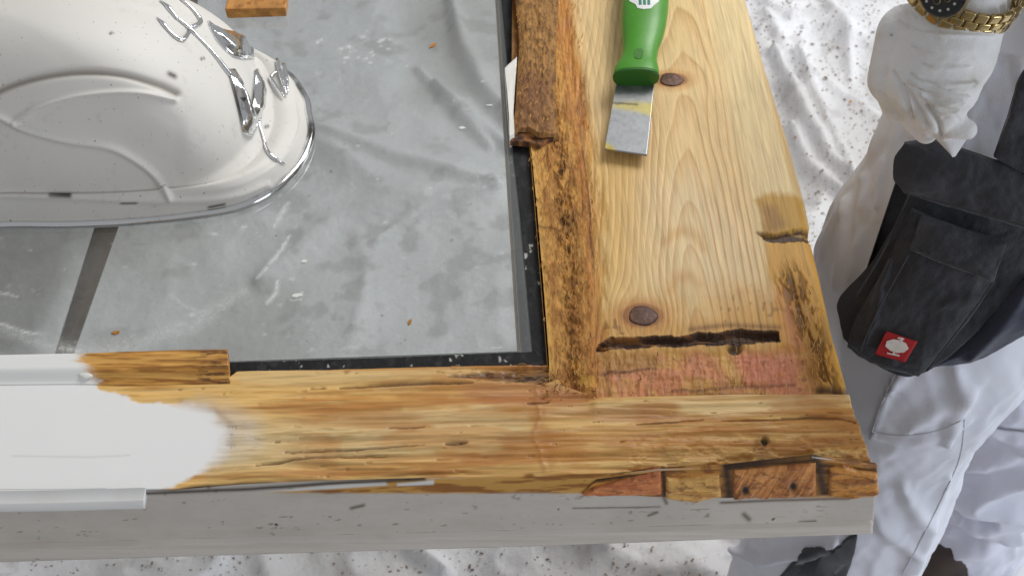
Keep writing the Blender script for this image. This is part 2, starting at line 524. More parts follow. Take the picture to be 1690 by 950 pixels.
def board_fields(U, V):
    P = onz(U, V, Z)
    x, y = P[..., 0], P[..., 1]
    # growth rings of a plain-sawn board, bent round the knots
    xs, ys = x.copy(), y.copy()
    kn = []
    for (ku, kv, sx, sy) in ((1108, 132, .026, .034), (1060, 520, .022, .026)):
        k = onz(ku, kv, Z)
        dx, dy = x - k[0], y - k[1]
        e = np.exp(-(dx / sx) ** 2 - (dy / sy) ** 2)
        xs = xs - dx * 0.97 * e
        kn.append((dx, dy))
    xs = xs + 0.004 * (fbm(x * 18, y * 7, 5) - .5)
    xc = .170 + .10 * (ys - .72) + 0.006 * (fbm(y * 6, y * 0 + 3, 8) - .5)
    d = .075 * (ys - .60)
    r = np.sqrt((xs - xc) ** 2 + d ** 2)
    ph = r / .0050 + 1.9 * (fbm(x * 26, y * 3.5, 12, 3) - .5) + 2.2 * (fbm(x * 9, y * 1.5, 13, 2) - .5)
    t = ph - np.floor(ph)
    gr = t ** 2.5 * (1 - ss(.90, 1.0, t))
    gr *= .25 + 1.1 * fbm(x * 50, y * 4, 15, 3)
    gr *= 1 - .45 * ss(.15, .105, x)
    # the quarter-sawn right margin reads finer and paler
    rm = ss(.225, .25, x + 0.004 * fbm(y * 8, x * 30, 4))
    gr = gr * (1 - .72 * rm)
    C = np.ones(U.shape + (3,)) * lin(234, 203, 150)
    C = mixc(C, lin(232, 210, 162), rm * .8)
    C = mixc(C, lin(241, 216, 172), .7 * poly(U, V, [(1060, 300), (1150, 290), (1260, 400), (1250, 480), (1100, 470)], 40))
    gold = ss(985, 945, U - .09 * V + 22 + 60 * (fbm(x * 25, y * 8, 23) - .5))
    C = mixc(C, lin(206, 150, 72), gold * .85)
    lo = ss(450, 540, V + 70 * (fbm(U / 50, V / 40, 27) - .5))
    C = mixc(C, lin(208, 156, 80), lo * .8)
    ed, _ = dline(U, V, [(923, -70), (930, 60), (945, 140), (962, 240), (975, 340), (982, 450), (984, 655)])
    rag = ss(26, 4, ed + 34 * (fbm(U / 14, V / 40, 25, 5) - .5))
    C = mixc(C, mixc(np.ones(U.shape + (3,)) * lin(204, 138, 66), lin(160, 98, 44), ss(.45, .62, fbm(U / 5, V / 34, 26))), rag * .9)
    C = mixc(C, lin(222, 180, 105), .6 * poly(U, V, [(960, 230), (1060, 240), (1040, 480), (985, 520)], 30))
    C = mixc(C, lin(186, 132, 70), gr * .66)
    # cathedral bands of darker late wood
    for pts in ([(1098, 400), (1112, 385), (1132, 380), (1150, 392), (1160, 410)], [(1105, 480), (1118, 458), (1140, 455), (1155, 470)]):
        C = mixc(C, lin(205, 150, 85), .45 * stroke(U, V, pts, 11, .3))
    # knots
    hz = np.zeros(U.shape)
    for (dx, dy), (a, b) in zip(kn, ((.0125, .0085), (.0135, .0105))):
        q = np.sqrt((dx / a) ** 2 + (dy / b) ** 2) + .12 * (fbm(U / 9, V / 9, 31) - .5)
        C = mixc(C, lin(198, 140, 78), .6 * ss(2.3, 1.1, q))
        C = mixc(C, lin(150, 95, 52), .8 * ss(1.35, 1.0, q))
    # damp gold stain and the notch on the right edge
    st = poly(U + 14 * (fbm(U / 18, V / 18, 2) - .5), V + 14 * (fbm(U / 18, V / 18, 6) - .5), [(1246, 330), (1275, 318), (1325, 322), (1345, 400), (1262, 392), (1258, 360)], 7)
    C = mixc(C, lin(192, 146, 62), st * .9)
    C = mixc(C, lin(158, 116, 62), .8 * poly(U, V, [(1256, 335), (1280, 340), (1300, 372), (1262, 388)], 9))
    # warm strip below the notch, pink where the fibres were torn
    rs = poly(U + 22 * (fbm(U / 16, V / 40, 46) - .5), V, [(1262, 396), (1345, 392), (1415, 670), (1300, 670)], 9)
    C = mixc(C, lin(214, 160, 76), rs * .9)
    C = mixc(C, lin(208, 132, 96), .9 * stroke(U, V, [(1302, 490), (1316, 560), (1338, 650)], 20) * (.5 + .6 * fbm(U / 8, V / 20, 44)))
    rot = stroke(U, V, [(1305, 462), (1325, 510), (1345, 570), (1362, 640)], 24) * ss(.47, .60, fbm((U - .28 * V) / 7, V / 22, 51, 5))
    rot2 = stroke(U, V, [(1308, 470), (1350, 610)], 17)
    C = mixc(C, lin(170, 122, 52), rot2 * .8)
    C = mixc(C, lin(104, 72, 32), rot * .85)
    no = poly(U + 5 * (fbm(U / 5, V / 5, 3) - .5), V + 9 * (fbm(U / 12, V / 9, 7) - .5), [(1248, 381), (1280, 388), (1340, 374), (1340, 396), (1290, 399), (1266, 397)], 2.5)
    C = mixc(C, lin(60, 32, 14), no * ss(.25, .5, fbm(U / 30, V / 4, 9)) * .95)
    # tiny worm holes and ticks
    tick = ss(.80, .86, vn(U / 7, V / 10, 61)) * ss(.5, .7, vn(U / 60, V / 60, 62))
    C = mixc(C, lin(120, 76, 34), tick * .6 * lo)
    hz += -.0018 * rag + .0016 * rag * (fbm(U / 5, V / 26, 28) - .5)
    hz += -.0035 * no - .0022 * rot - .0006 * gr + .0012 * rot2 * (fbm(U / 5, V / 5, 71) - .5)
    # mortise slot
    SL = [(988, 566), (1010, 558), (1120, 556), (1150, 552), (1225, 546), (1284, 549), (1287, 560), (1210, 566), (1120, 569), (985, 574)]
    slot0 = inpoly(U + 5 * (fbm(U / 7, V / 5, 80) - .5), V + 8 * (fbm(U / 18, V / 30, 81, 5) - .5), SL)
    slotc = ss(-3.6, -1.6, slot0)
    slot = ss(-1.6, 1.6, slot0)
    fib = fbm(U / 40, V / 2.6, 84, 3)
    C = mixc(C, mixc(np.ones(U.shape + (3,)) * lin(62, 36, 16), lin(140, 92, 42), ss(.5, .72, fib) * (.4 + .6 * ss(1200, 1040, U))), slotc)
    hz += -.0052 * slot + .0045 * slot * (fib - .5)
    C = mixc(C, lin(120, 78, 34), .7 * stroke(U, V, [(1140, 543), (1200, 536), (1285, 540)], 5))
    # torn pink tenon area
    te = ss(566, 590, V + 16 * (fbm(U / 24, V / 30, 91) - .5)) * ss(1366, 1326, U + 30 * (fbm(U / 12, V / 16, 90) - .5)) * ss(972, 1000, U + 24 * (fbm(U / 9, V / 16, 89) - .5))
    tc = np.ones(U.shape + (3,)) * lin(206, 156, 94)
    tc = mixc(tc, lin(208, 136, 104), ss(.44, .64, fbm(U / 46, V / 30, 93)) * .75)
    tc = mixc(tc, lin(210, 134, 106), .8 * poly(U, V, [(1215, 578), (1300, 566), (1330, 640), (1225, 632)], 20))
    tc = mixc(tc, lin(176, 134, 74), .8 * poly(U, V, [(985, 578), (1080, 577), (1090, 600), (990, 612)], 10))
    tc = mixc(tc, lin(222, 180, 100), .7 * stroke(U, V, [(1190, 580), (1205, 605), (1215, 625)], 13))
    tc = mixc(tc, lin(140, 88, 48), .65 * ss(.58, .70, fbm(U / 6, V / 16, 97, 4) * .5 + .5 * fbm(U / 60, V / 9, 96)))
    tc = mixc(tc, lin(104, 62, 30), .8 * (stroke(U, V + 5 * (fbm(U / 14, V / 20, 98) - .5), [(985, 612), (1030, 610), (1082, 603)], 3)
                                    + .8 * stroke(U, V + 6 * (fbm(U / 14, V / 20, 99) - .5), [(1110, 642), (1200, 636), (1310, 632)], 3.4)
                                    + .9 * stroke(U, V, [(1130, 652), (1180, 648), (1260, 650)], 4)).clip(0, 1))
    C = mixc(C, tc, te)
    hz += te * (-.0024 + .0030 * (fbm(U / 7, V / 14, 95, 5) - .5) + .003 * (fbm(U / 70, V / 12, 92) - .5) + .0004 * (fbm(U / 3.5, V / 22, 94) - .5))
    hole = np.exp(-(((U - 1213) / 13) ** 2 + ((V - 573) / 8) ** 2) ** 2)
    C = mixc(C, lin(34, 22, 14), hole * .9)
    hz -= .005 * hole
    C = mixc(C, lin(58, 30, 16), .85 * stroke(U, V, [(1352, 640), (1396, 644)], 7))
    hz -= .003 * stroke(U, V, [(1350, 642), (1398, 645)], 7)
    # pencil-thin vertical saw lines in the pink wood
    # rounded outer arris
    er = np.clip((x - .266 - .003 * fbm(y * 9, y * 0, 3)) / .010, 0, 1)
    hz -= .005 * er ** 2
    C = mixc(C, lin(200, 150, 84), .35 * ss(.2, 1, er))
    return C, hz

def rail_board():
    topl = [(923, -70), (1212, -70)]
    bot = [(984, 655), (1200, 655), (1400, 655)]
    left = [(923, -70), (930, 60), (945, 140), (962, 240), (975, 340), (982, 450), (984, 570), (984, 655)]
    right = [(1212, -70), (1230, 0), (1262, 110), (1300, 225), (1329, 330), (1337, 368), (1335, 386), (1351, 450), (1372, 550), (1397, 636), (1400, 655)]
    U, V = coons(topl, bot, 320, 470, left, right)
    C, h = board_fields(U, V)
    C = rich(C, 1.08)
    patch('rail_board', U, V, top, UPV, h, .06, C, MW_Y, door)
rail_board()

def knot(U0, V0, ru, rv):
    n, m = 40, 9
    a = np.linspace(0, 2 * np.pi, n, endpoint=False)
    v, c = [], []
    for i in range(m):
        s = (i + .02) / (m - 1)
        uu, vv = U0 + ru * s * np.cos(a) * (1 + .06 * np.sin(3 * a + 1)), V0 + rv * s * np.sin(a) * (1 + .06 * np.sin(2 * a))
        p = onz(uu, vv, Z)
        p[:, 2] += .0011 * (1 - s ** 2) + .0002 + .0006 * (fbm(uu / 3, vv / 3, 5) - .5) - (.0035 if i == m - 1 else 0)
        v.append(p)
        k = fbm(uu / 5 + 9 * s, vv / 5, 11)
        col = mixc(np.ones((n, 3)) * lin(92, 58, 42), lin(132, 90, 70), ss(.4, .7, k))
        col = mixc(col, lin(62, 38, 28), np.full(n, ss(.72, .95, s)))
        c.append(col)
    f = [q[::-1] for q in gridfaces(n, m, True).tolist()]
    f.append(list(range(n)))
    me = mesh('knot', np.vstack(v), [q[::-1] for q in f])
    setcol(me, np.vstack(c))
    link('knot', me, MW_Y, door)
knot(1108, 132, 22, 12)
knot(1061, 521, 27, 18)

def rotten_edge():
    topl, bot = [(915, -70), (923, -70)], [(907, 640), (984, 655)]
    left = [(850, -70), (862, 40), (868, 200), (876, 240), (886, 340), (897, 470), (906, 590), (907, 640)]
    right = [(923, -70), (930, 60), (945, 140), (962, 240), (975, 340), (982, 450), (984, 570), (984, 655)]
    topl = [(850, -70), (923, -70)]
    U, V = coons(topl, bot, 90, 460, left, right)
    s = np.linspace(0, 1, U.shape[1])[None, :] * np.ones(U.shape)
    f1, f2 = fbm(U / 11, V / 26, 101), fbm(U / 5, V / 9, 103)
    C = np.ones(U.shape + (3,)) * lin(208, 154, 78)
    C = mixc(C, lin(164, 108, 48), ss(.42, .64, f1) * .75)
    C = mixc(C, lin(214, 168, 88), .85 * ss(.16, .05, s) * ss(225, 260, V))
    rc = np.exp(-((s - .52) / .20) ** 2) * ss(40, 260, V)
    C = mixc(C, lin(146, 96, 42), rc * ss(.42, .62, fbm(U / 12, V / 20, 104, 5)) * .8)
    C = mixc(C, lin(70, 44, 18), rc * ss(.60, .72, fbm(U / 8, V / 15, 107)) * .8)
    C = mixc(C, lin(206, 136, 72), .6 * np.exp(-((s - .92) / .08) ** 2) * (.4 + fbm(U / 8, V / 30, 109)))
    C = mixc(C, lin(216, 166, 90), .7 * np.exp(-((s - .72) / .09) ** 2) * ss(.4, .6, fbm(U / 20, V / 60, 111)) * ss(300, 200, V))
    lowd = ss(540, 640, V)
    C = mixc(C, lin(150, 92, 40), lowd * ss(.4, .6, fbm(U / 14, V / 14, 113)) * .8)
    C = mixc(C, lin(210, 160, 70), lowd * ss(.55, .7, fbm(U / 12, V / 16, 115)) * .9)
    C = mixc(C, lin(100, 58, 24), .8 * stroke(U + 6 * (fbm(U / 9, V / 14, 117) - .5), V, [(962, 240), (972, 330), (978, 420)], 2.6))
    C = mixc(C, lin(96, 60, 26), .7 * stroke(U, V + 4 * (fbm(U / 9, V / 9, 118) - .5), [(886, 372), (930, 374)], 2.0))
    h = -.0018 + .0030 * (f1 - .5) - .0036 * rc * ss(.3, .6, f2) + .0014 * np.exp(-((s - .92) / .05) ** 2) * fbm(U / 20, V / 40, 119)
    h += .0016 * (fbm(U / 4, V / 12, 121) - .5)
    e = np.minimum(s, 1 - s)
    h = h * ss(0, .03, s) * ss(0, .03, 1 - s) - .0018 * ss(.03, 0, 1 - s)
    patch('rotten_edge_strip', U, V, top, UPV, h, .05, C, MW_ROT, door)
rotten_edge()

def bead_right():
    left = [(846, -70), (850, 0), (857, 70), (855, 110), (851, 180), (846, 222), (843, 232)]
    right = [(912, -70), (922, 10), (918, 90), (917, 160), (921, 226)]
    U, V = coons([left[0], right[0]], [(843, 232), (856, 221), (872, 219), (888, 228), (905, 227), (921, 223)], 60, 170, left, right)
    f1, f2 = fbm(U / 10, V / 14, 131), fbm(U / 4, V / 7, 133)
    C = np.ones(U.shape + (3,)) * lin(160, 116, 60)
    C = mixc(C, lin(176, 128, 66), ss(.45, .65, f1) * .8)
    C = mixc(C, lin(104, 68, 32), ss(.54, .68, f2) * .8)
    C = mixc(C, lin(118, 74, 50), .6 * poly(U, V, [(850, 130), (910, 130), (905, 225), (850, 225)], 20))
    h = .007 + .003 * (f1 - .5) + .003 * (f2 - .5)
    s = np.linspace(0, 1, U.shape[1])[None, :]
    h = h - .004 * (np.abs(2 * s - 1) ** 4)
    o = patch('glazing_bead', U, V, top, UPV, h, .004, C, MW_ROT, door)
    o['label'] = 'brown rotten glazing bead snapped off at its lower end'
    # splintered dark underside of the break
    U, V = coons([(850, 222), (872, 220), (905, 226), (918, 223)], [(842, 236), (866, 238), (890, 243), (913, 228)], 40, 14)
    C = mixc(np.ones(U.shape + (3,)) * lin(70, 40, 16), lin(150, 96, 44), ss(.45, .7, fbm(U / 10, V / 5, 141)))
    patch('splinter', U, V, top, UPV, .003 * fbm(U / 8, V / 5, 142) + .0005, .003, C, MW_ROT, door)
    # white paint left on the inner side of the bead
    U, V = coons([(833, 122), (853, 103)], [(841, 234), (849, 230)], 12, 40, [(833, 122), (837, 160), (840, 200), (841, 234)], [(853, 103), (850, 140), (847, 190), (849, 230)])
    C = np.ones(U.shape + (3,)) * lin(236, 234, 226)
    patch('paint_remnant', U, V, top, UPV, .006 + .001 * fbm(U / 9, V / 30, 5), .007, C, M_PAINT, door)
bead_right()

# stile along the front, its upper side
ARRIS = [(-70, 812), (285, 806), (400, 797), (520, 791), (700, 786), (900, 784), (1000, 781), (1090, 771), (1200, 768), (1340, 751), (1440, 764)]
def stile_fields(U, V):
    C = np.ones(U.shape + (3,)) * lin(224, 178, 102)
    wv = V + 10 * (fbm(U / 160, V / 60, 3) - .5) + .012 * (U - 900)
    st = fbm(U / 170, wv / 7, 201, 4)
    st2 = fbm(U / 70, wv / 3.2, 203, 3)
    C = mixc(C, lin(188, 126, 58), ss(.46, .66, st) * .75)
    C = mixc(C, lin(236, 196, 126), ss(.52, .34, st) * .6)
    # weathered pale middle
    pale = poly(U + 40 * (fbm(U / 50, V / 12, 9) - .5), V + 8 * (fbm(U / 40, V / 16, 8) - .5), [(360, 700), (470, 690), (640, 682), (760, 680), (870, 688), (885, 720), (800, 745), (600, 752), (420, 772), (340, 780)], 22)
    C = mixc(C, lin(220, 192, 138), pale * .9)
    C = mixc(C, lin(172, 140, 84), pale * ss(.58, .70, st2) * .55)
    # long pale fibres, and a highlight painted along the right-hand ridge
    for pts, w, k in (([(560, 690), (700, 678), (860, 668)], 6, .7), ([(990, 690), (1120, 683), (1260, 668), (1400, 658)], 13, .85), ([(620, 642), (760, 628), (880, 622)], 8, .4),
                      ([(380, 622), (520, 622), (640, 618)], 9, .6), ([(905, 682), (1060, 672), (1180, 670)], 10, .6)):
        C = mixc(C, lin(240, 206, 146), k * stroke(U, V + 5 * (fbm(U / 60, V / 20, 12) - .5), pts, w, .4))
    br = ss(.5, .66, fbm(U / 85, V / 30, 221))
    C = mixc(C, lin(200, 136, 62), br * .5 * ss(430, 560, U))
    for pts, w, k in (([(430, 668), (560, 674), (660, 672)], 9, .65), ([(660, 655), (780, 660), (870, 652)], 10, .5), ([(700, 770), (790, 762), (850, 742)], 12, .7), ([(1010, 730), (1130, 722), (1230, 732)], 17, .5),
                      ([(880, 690), (905, 720), (910, 760)], 14, .55), ([(1080, 742), (1180, 735)], 14, .5), ([(1280, 712), (1400, 716)], 14, .35)):
        C = mixc(C, lin(178, 112, 48), k * stroke(U, V + 8 * (fbm(U / 30, V / 14, 14) - .5), pts, w, .5) * (.4 + .6 * st2))
    # pink-red near the joint, black rot under the gasket end
    C = mixc(C, lin(196, 128, 88), .8 * poly(U, V, [(760, 640), (900, 632), (985, 655), (960, 672), (780, 662)], 11) * (.4 + .8 * st))
    rot = poly(U + 25 * (fbm(U / 22, V / 6, 17) - .5), V + 4 * (fbm(U / 9, V / 9, 16) - .5), [(742, 622), (800, 612), (905, 602), (925, 624), (900, 634), (820, 630)], 5)
    C = mixc(C, lin(106, 62, 26), rot * .85)
    C = mixc(C, lin(46, 26, 12), rot * ss(.46, .58, fbm(U / 22, V / 4.5, 18)) * .9)
    C = mixc(C, lin(226, 192, 130), .75 * poly(U, V, [(392, 612), (740, 602), (800, 612), (620, 630), (400, 634)], 8))
    # dark ticks and hairline checks along the grain
    tk = ss(.76, .84, fbm(U / 38, V / 2.6, 231, 3)) * ss(.46, .6, vn(U / 110, V / 26, 233))
    C = mixc(C, lin(126, 84, 38), tk * .55)
    cr = 0
    for pts, w in (([(1290, 690), (1350, 686), (1385, 688), (1412, 698)], 2.6), ([(1190, 694), (1290, 692)], 1.6), ([(640, 706), (700, 704)], 2.0), ([(735, 732), (770, 730)], 3.4), ([(470, 746), (620, 738), (700, 734)], 1.5),
                   ([(420, 768), (520, 752), (640, 748)], 1.5), ([(560, 640), (690, 634), (780, 634)], 2.0), ([(1050, 700), (1160, 692)], 1.5), ([(870, 668), (905, 664)], 2.2)):
        cr = cr + stroke(U, V + 3 * (fbm(U / 18, V / 12, 19) - .5), pts, w, .5)
    cr = np.clip(cr, 0, 1)
    C = mixc(C, lin(78, 44, 18), cr * .85)
    jo = stroke(U + 14 * (fbm(U / 20, V / 10, 23) - .5), V, [(884, 640), (888, 690), (880, 720), (900, 770)], 4)
    C = mixc(C, lin(168, 100, 44), jo * .35)
    # screw hole
    ho = np.exp(-(((U - 1262) / 6.0) ** 2 + ((V - 727) / 7.0) ** 2) ** 2)
    C = mixc(C, lin(130, 84, 36), .7 * np.exp(-((U - 1260) / 14) ** 2 - ((V - 732) / 18) ** 2))
    C = mixc(C, lin(22, 14, 8), ho)
    # dark line on the worn arris
    C = mixc(C, lin(52, 34, 18), .9 * stroke(U, V + 3 * (fbm(U / 40, V / 9, 51) - .5), [(270, 807), (400, 796), (520, 790), (700, 786), (860, 784)], 4.0) * ss(285, 330, U) * ss(900, 700, U))
    C = mixc(C, lin(66, 40, 18), .8 * stroke(U, V + 4 * (fbm(U / 9, V / 9, 53) - .5), [(985, 782), (1050, 778), (1092, 769)], 2.4))
    C = mixc(C, lin(70, 42, 20), .75 * stroke(U, V + 5 * (fbm(U / 12, V / 9, 55) - .5), [(1195, 768), (1260, 758), (1340, 750), (1440, 763)], 3))
    gro = fbm(U / 420, (V + .012 * U) / 15, 241, 3)
    C = mixc(C, lin(182, 118, 52), .5 * ss(.5, .34, gro) * ss(440, 600, U))
    cv = (V - (640 + .012 * (U - 900))) / 130
    C = mixc(C, lin(176, 108, 42), .45 * ss(.52, .66, fbm(U / 130, V / 22, 243)) * ss(560, 760, U))
    h = -.004 * (np.clip(cv - .55, 0, 1) * 2) ** 2 * ss(420, 600, U) + .0075 * (gro - .5) * ss(400, 560, U) + .0022 * (st - .5) + .0008 * (st2 - .5) - .0016 * cr - .0016 * tk - .004 * ho - .0025 * rot + .0006 * jo * fbm(U / 12, V / 12, 29)
    h += .0022 * stroke(U, V, [(985, 668), (1200, 660), (1400, 656)], 12)
    # feathered paint beyond the film
    PW = [(-80, 560), (100, 585), (150, 618), (165, 640), (230, 662), (318, 668), (352, 684), (372, 712), (372, 734), (352, 760), (318, 785), (270, 812), (-80, 830)]
    sd = inpoly(U + 18 * (fbm(U / 30, V / 26, 41) - .5), V + 8 * (fbm(U / 40, V / 30, 43) - .5), PW)
    fe = poly(U, V, [(330, 660), (380, 672), (425, 690), (430, 735), (400, 752), (340, 772), (300, 700)], 24) * (.35 + .7 * fbm(U / 26, V / 14, 45))
    C = mixc(C, lin(214, 205, 190), fe * .85)
    C = mixc(C, lin(150, 116, 74), .5 * stroke(U, V, [(300, 664), (352, 676), (378, 700), (380, 730)], 7))
    wd = 4 + 20 * stroke(U, V, [(330, 676), (375, 718), (362, 748)], 34)
    pm = ss(-1, .7, (sd + 12 * (fbm(U / 22, V / 12, 47) - .5)) / wd)
    h = h * (1 - pm)
    C = rich(C, 1.0) * 1.03
    C = mixc(C, lin(242, 242, 241), pm)
    # the worn edge rounds over
    d, _ = dline(U, V, ARRIS)
    h -= .0022 * np.exp(-d / 14) * ss(300, 420, U)
    h -= .004 * ss(1000, 1090, U) * np.exp(-d / 26) * ss(.35, .6, fbm(U / 30, V / 12, 57))
    C = np.concatenate([C, (1 - pm)[..., None]], -1)
    return C, h
def stile():
    topl = [(-70, 630), (200, 628), (378, 622), (392, 612), (640, 606), (905, 601), (926, 636), (984, 655), (1200, 655), (1400, 655)]
    U, V = coons(topl, ARRIS, 760, 104, None, [(1400, 655), (1413, 690), (1428, 730), (1440, 764)])
    C, h = stile_fields(U, V)
    patch('stile', U, V, top, UPV, h, .058, C, MW_X, door)
    # remaining paint film with its real thickness
    left = [(-70, 634), (-70, 808)]
    U, V = coons([(-70, 634), (120, 633), (150, 646), (200, 668)], [(-70, 808), (120, 807), (252, 804)], 230, 100, left,
                 [(200, 668), (270, 688), (312, 704), (326, 726), (318, 750), (298, 774), (266, 796), (252, 804)])
    C = np.ones(U.shape + (3,)) * lin(242, 242, 241)
    C = mixc(C, lin(196, 196, 194), .4 * stroke(U, V, [(20, 752), (150, 754), (270, 748)], 1.6))
    e = np.minimum(np.linspace(0, 1, U.shape[1])[None, ::-1], 1) * np.ones(U.shape)
    e = e * 350
    h = .0004 * ss(0, 120, e) - .0003 + .0003 * (fbm(U / 90, V / 60, 303) - .5) * ss(0, 60, e)
    patch('paint_film', U, V, top, UPV, h, .001, C, M_PAINT, door)
    # glazing bead left standing along the front
    U, V = coons([(-70, 594), (120, 590), (250, 586), (377, 583)], [(-70, 636), (130, 634), (230, 636), (380, 632)], 300, 46)
    st, st2 = fbm(U / 70, V / 5, 311), fbm(U / 26, V / 2.6, 313)
    C = np.ones(U.shape + (3,)) * lin(200, 144, 66)
    C = mixc(C, lin(146, 94, 38), ss(.48, .66, st) * .8)
    C = mixc(C, lin(226, 176, 96), ss(.5, .34, st) * .6)
    C = mixc(C, lin(84, 50, 20), .8 * ss(.55, .66, st2) * ss(300, 350, U))
    pw = ss(150, 118, U + .6 * (V - 590) * 0 + 26 * (fbm(U / 14, V / 5, 315) - .5) - 26 * ss(600, 632, V))
    C = mixc(C, lin(240, 240, 238), pw)
    v = np.linspace(0, 1, U.shape[0])[:, None]
    h = .006 * (1 - ss(.55, 1.0, v)) + .0014 * (st - .5) * (1 - pw) + .0006
    h = h * (1 - .25 * ss(.12, 0, v))
    C = np.concatenate([C, (1 - pw)[..., None]], -1)
    o = patch('glazing_bead', U, V, top, UPV, h, .004, C, MW_X, door)
    o['label'] = 'glazing bead half white, half bare, broken off beside the black tape'
    # lump of filler where paint ends
    P = onz(np.array([143.]), np.array([623.]), Z)[0]
    bm = bmesh.new()
    bmesh.ops.create_icosphere(bm, subdivisions=3, radius=1)
    for q in bm.verts:
        n = .75 + .5 * float(fbm(np.array(q.co.x * 1.5 + 5), np.array(q.co.y * 1.5 + q.co.z), 3))
        q.co = Vector((q.co.x * .0055 * n, q.co.y * .0034 * n, q.co.z * .0018 * n)) + Vector((P[0], P[1], P[2] + .003))
    me = bpy.data.meshes.new('filler_lump')
    bm.to_mesh(me); bm.free()
    link('filler_lump', me, M_FLAKE, door)
stile()

# front face of the stile: painted upright, its bottom step, and the stripped blocks on it
FY = float(onz(900, 784, Z)[1]) - .001
face = lambda U, V: ony(U, V, FY)
OUT = (0, -1, 0)
def front():
    ARR2 = [(p[0], p[1] + 4) for p in ARRIS[:-1]] + [(1448, 768)]
    U, V = coons(ARR2, [(-70, 908), (420, 894), (900, 882), (1441, 866)], 520, 60)
    C = np.ones(U.shape + (3,)) * lin(212, 204, 194)
    C = mixc(C, lin(200, 192, 182), .6 * ss(.45, .7, fbm(U / 160, V / 50, 401)))
    C = mixc(C, lin(110, 92, 72), .6 * ss(.74, .80, fbm(U / 16, V / 6, 403)))
    C = mixc(C, lin(140, 116, 92), .6 * ss(.72, .8, fbm(U / 30, V / 3, 404)) * poly(U, V, [(900, 815), (1450, 815), (1450, 850), (900, 850)], 10))
    for pts, w in (([(1190, 829), (1280, 825), (1400, 822)], 2.5), ([(1320, 862), (1345, 860)], 3), ([(1236, 856), (1228, 848)], 4), ([(580, 838), (600, 833)], 3), ([(1070, 850), (1085, 845)], 2), ([(945, 838), (1090, 836)], 1.2), ([(1092, 812), (1100, 830)], 3)):
        C = mixc(C, lin(84, 62, 42), .8 * stroke(U, V, pts, w))
    C = mixc(C, lin(160, 104, 50), .7 * stroke(U, V, [(-20, 902), (40, 904), (90, 900)], 6) * fbm(U / 20, V / 5, 406))
    # exposed yellow wood under the arris
    ye = poly(U, V + 3 * (fbm(U / 30, V / 8, 407) - .5), [(440, 812), (560, 795), (700, 790), (1000, 782), (1100, 775), (1450, 755), (1452, 820), (1200, 820), (940, 813), (700, 814)], 2.5)
    wd = mixc(np.ones(U.shape + (3,)) * lin(214, 160, 80), lin(160, 104, 46), ss(.45, .65, fbm(U / 60, V / 5, 409)))
    C = mixc(C, wd, ye)
    C = mixc(C, lin(236, 234, 230), poly(U, V, [(440, 811), (520, 801), (636, 793), (640, 800), (520, 808)], 2) + poly(U, V, [(655, 797), (716, 792), (716, 799), (656, 801)], 2))
    C = mixc(C, lin(50, 38, 28), .9 * stroke(U, V, [(236, 814), (300, 811), (420, 806), (540, 797), (700, 790)], 3.2))
    h = .0008 * (fbm(U / 40, V / 8, 411) - .5)
    patch('front_face', U, V, face, OUT, h, .0012, C, M_FACE, door)
    U, V = coons([(-70, 907), (420, 893), (900, 881), (1441, 865)], [(-70, 929), (420, 914), (900, 900), (1440, 880)], 300, 14)
    C = np.ones(U.shape + (3,)) * lin(220, 212, 202)
    C = mixc(C, lin(200, 188, 172), .45 * ss(.45, .68, fbm(U / 160, V / 4, 421)))
    patch('bottom_step', U, V, lambda u, v: ony(u, v, FY - .004), OUT, .0005 * (fbm(U / 30, V / 5, 423) - .5), .004, C, M_FACE, door)
    # white strip still nailed on at the left
    U, V = coons([(-70, 831), (100, 828), (238, 824)], [(-70, 845), (100, 842), (240, 838)], 160, 16)
    C = np.ones(U.shape + (3,)) * lin(238, 237, 234)
    C = mixc(C, lin(222, 218, 212), .4 * ss(.55, .7, fbm(U / 140, V / 4, 431)))
    v = np.linspace(0, 1, 16)[:, None]
    patch('edge_strip', U, V, lambda u, v: ony(u, v, FY - .008), OUT, .003 * np.sin(np.pi * v) * np.ones(U.shape), .010, C, M_PAINT, door)
    def blockpart(name, topl, bot, base, streak, dirn, lift, seed, label=None, dk=()):
        U, V = coons(topl, bot, g(abs(topl[-1][0] - topl[0][0]) * 1.6), 44)
        s = fbm((U + .6 * V) / 5, V / 40, seed) if dirn else fbm(U / 40, V / 5, seed)
        C = mixc(np.ones(U.shape + (3,)) * base, streak, ss(.42, .62, s) * .75)
        rough = fbm(U / 15, V / 6, seed + 3)
        C = mixc(C, lin(120, 72, 32), .6 * ss(.60, .72, rough))
        if seed == 505: C = mixc(C, lin(160, 90, 44), .5 * ss(.6, .9, np.sin((U * .9 + V * .75 + 8 * fbm(U / 20, V / 20, 9)) / 3.2)))
        h = lift + .0016 * (s - .5) + .0020 * (rough - .5)
        for (du, dv, r) in dk:
            q = np.exp(-(((U - du) / r) ** 2 + ((V - dv) / (r * 1.25)) ** 2) ** 2)
            C = mixc(C, lin(16, 10, 7), q)
            C = mixc(C, lin(110, 62, 28), .5 * np.exp(-((U - du) / (2 * r)) ** 2 - ((V - dv) / (2.4 * r)) ** 2) * (1 - q))
            h = h * (1 - q) + .0018 * q
        e = np.minimum(np.minimum(np.linspace(0, 1, U.shape[1]), 1 - np.linspace(0, 1, U.shape[1]))[None, :] * U.shape[1], np.minimum(np.linspace(0, 1, 44), 1 - np.linspace(0, 1, 44))[:, None] * 44)
        h = h - .0022 * np.exp(-e / 1.6)
        o = patch(name, U, V, face, OUT, h, .004, C, MW_X, door)
        if label: o['label'] = label
    blockpart('wood_block', [(985, 800), (1050, 783), (1090, 776)], [(960, 813), (1040, 814), (1092, 812)], lin(216, 136, 84), lin(192, 108, 62), 0, .0030, 501, 'reddish torn wedge of wood in the front edge')
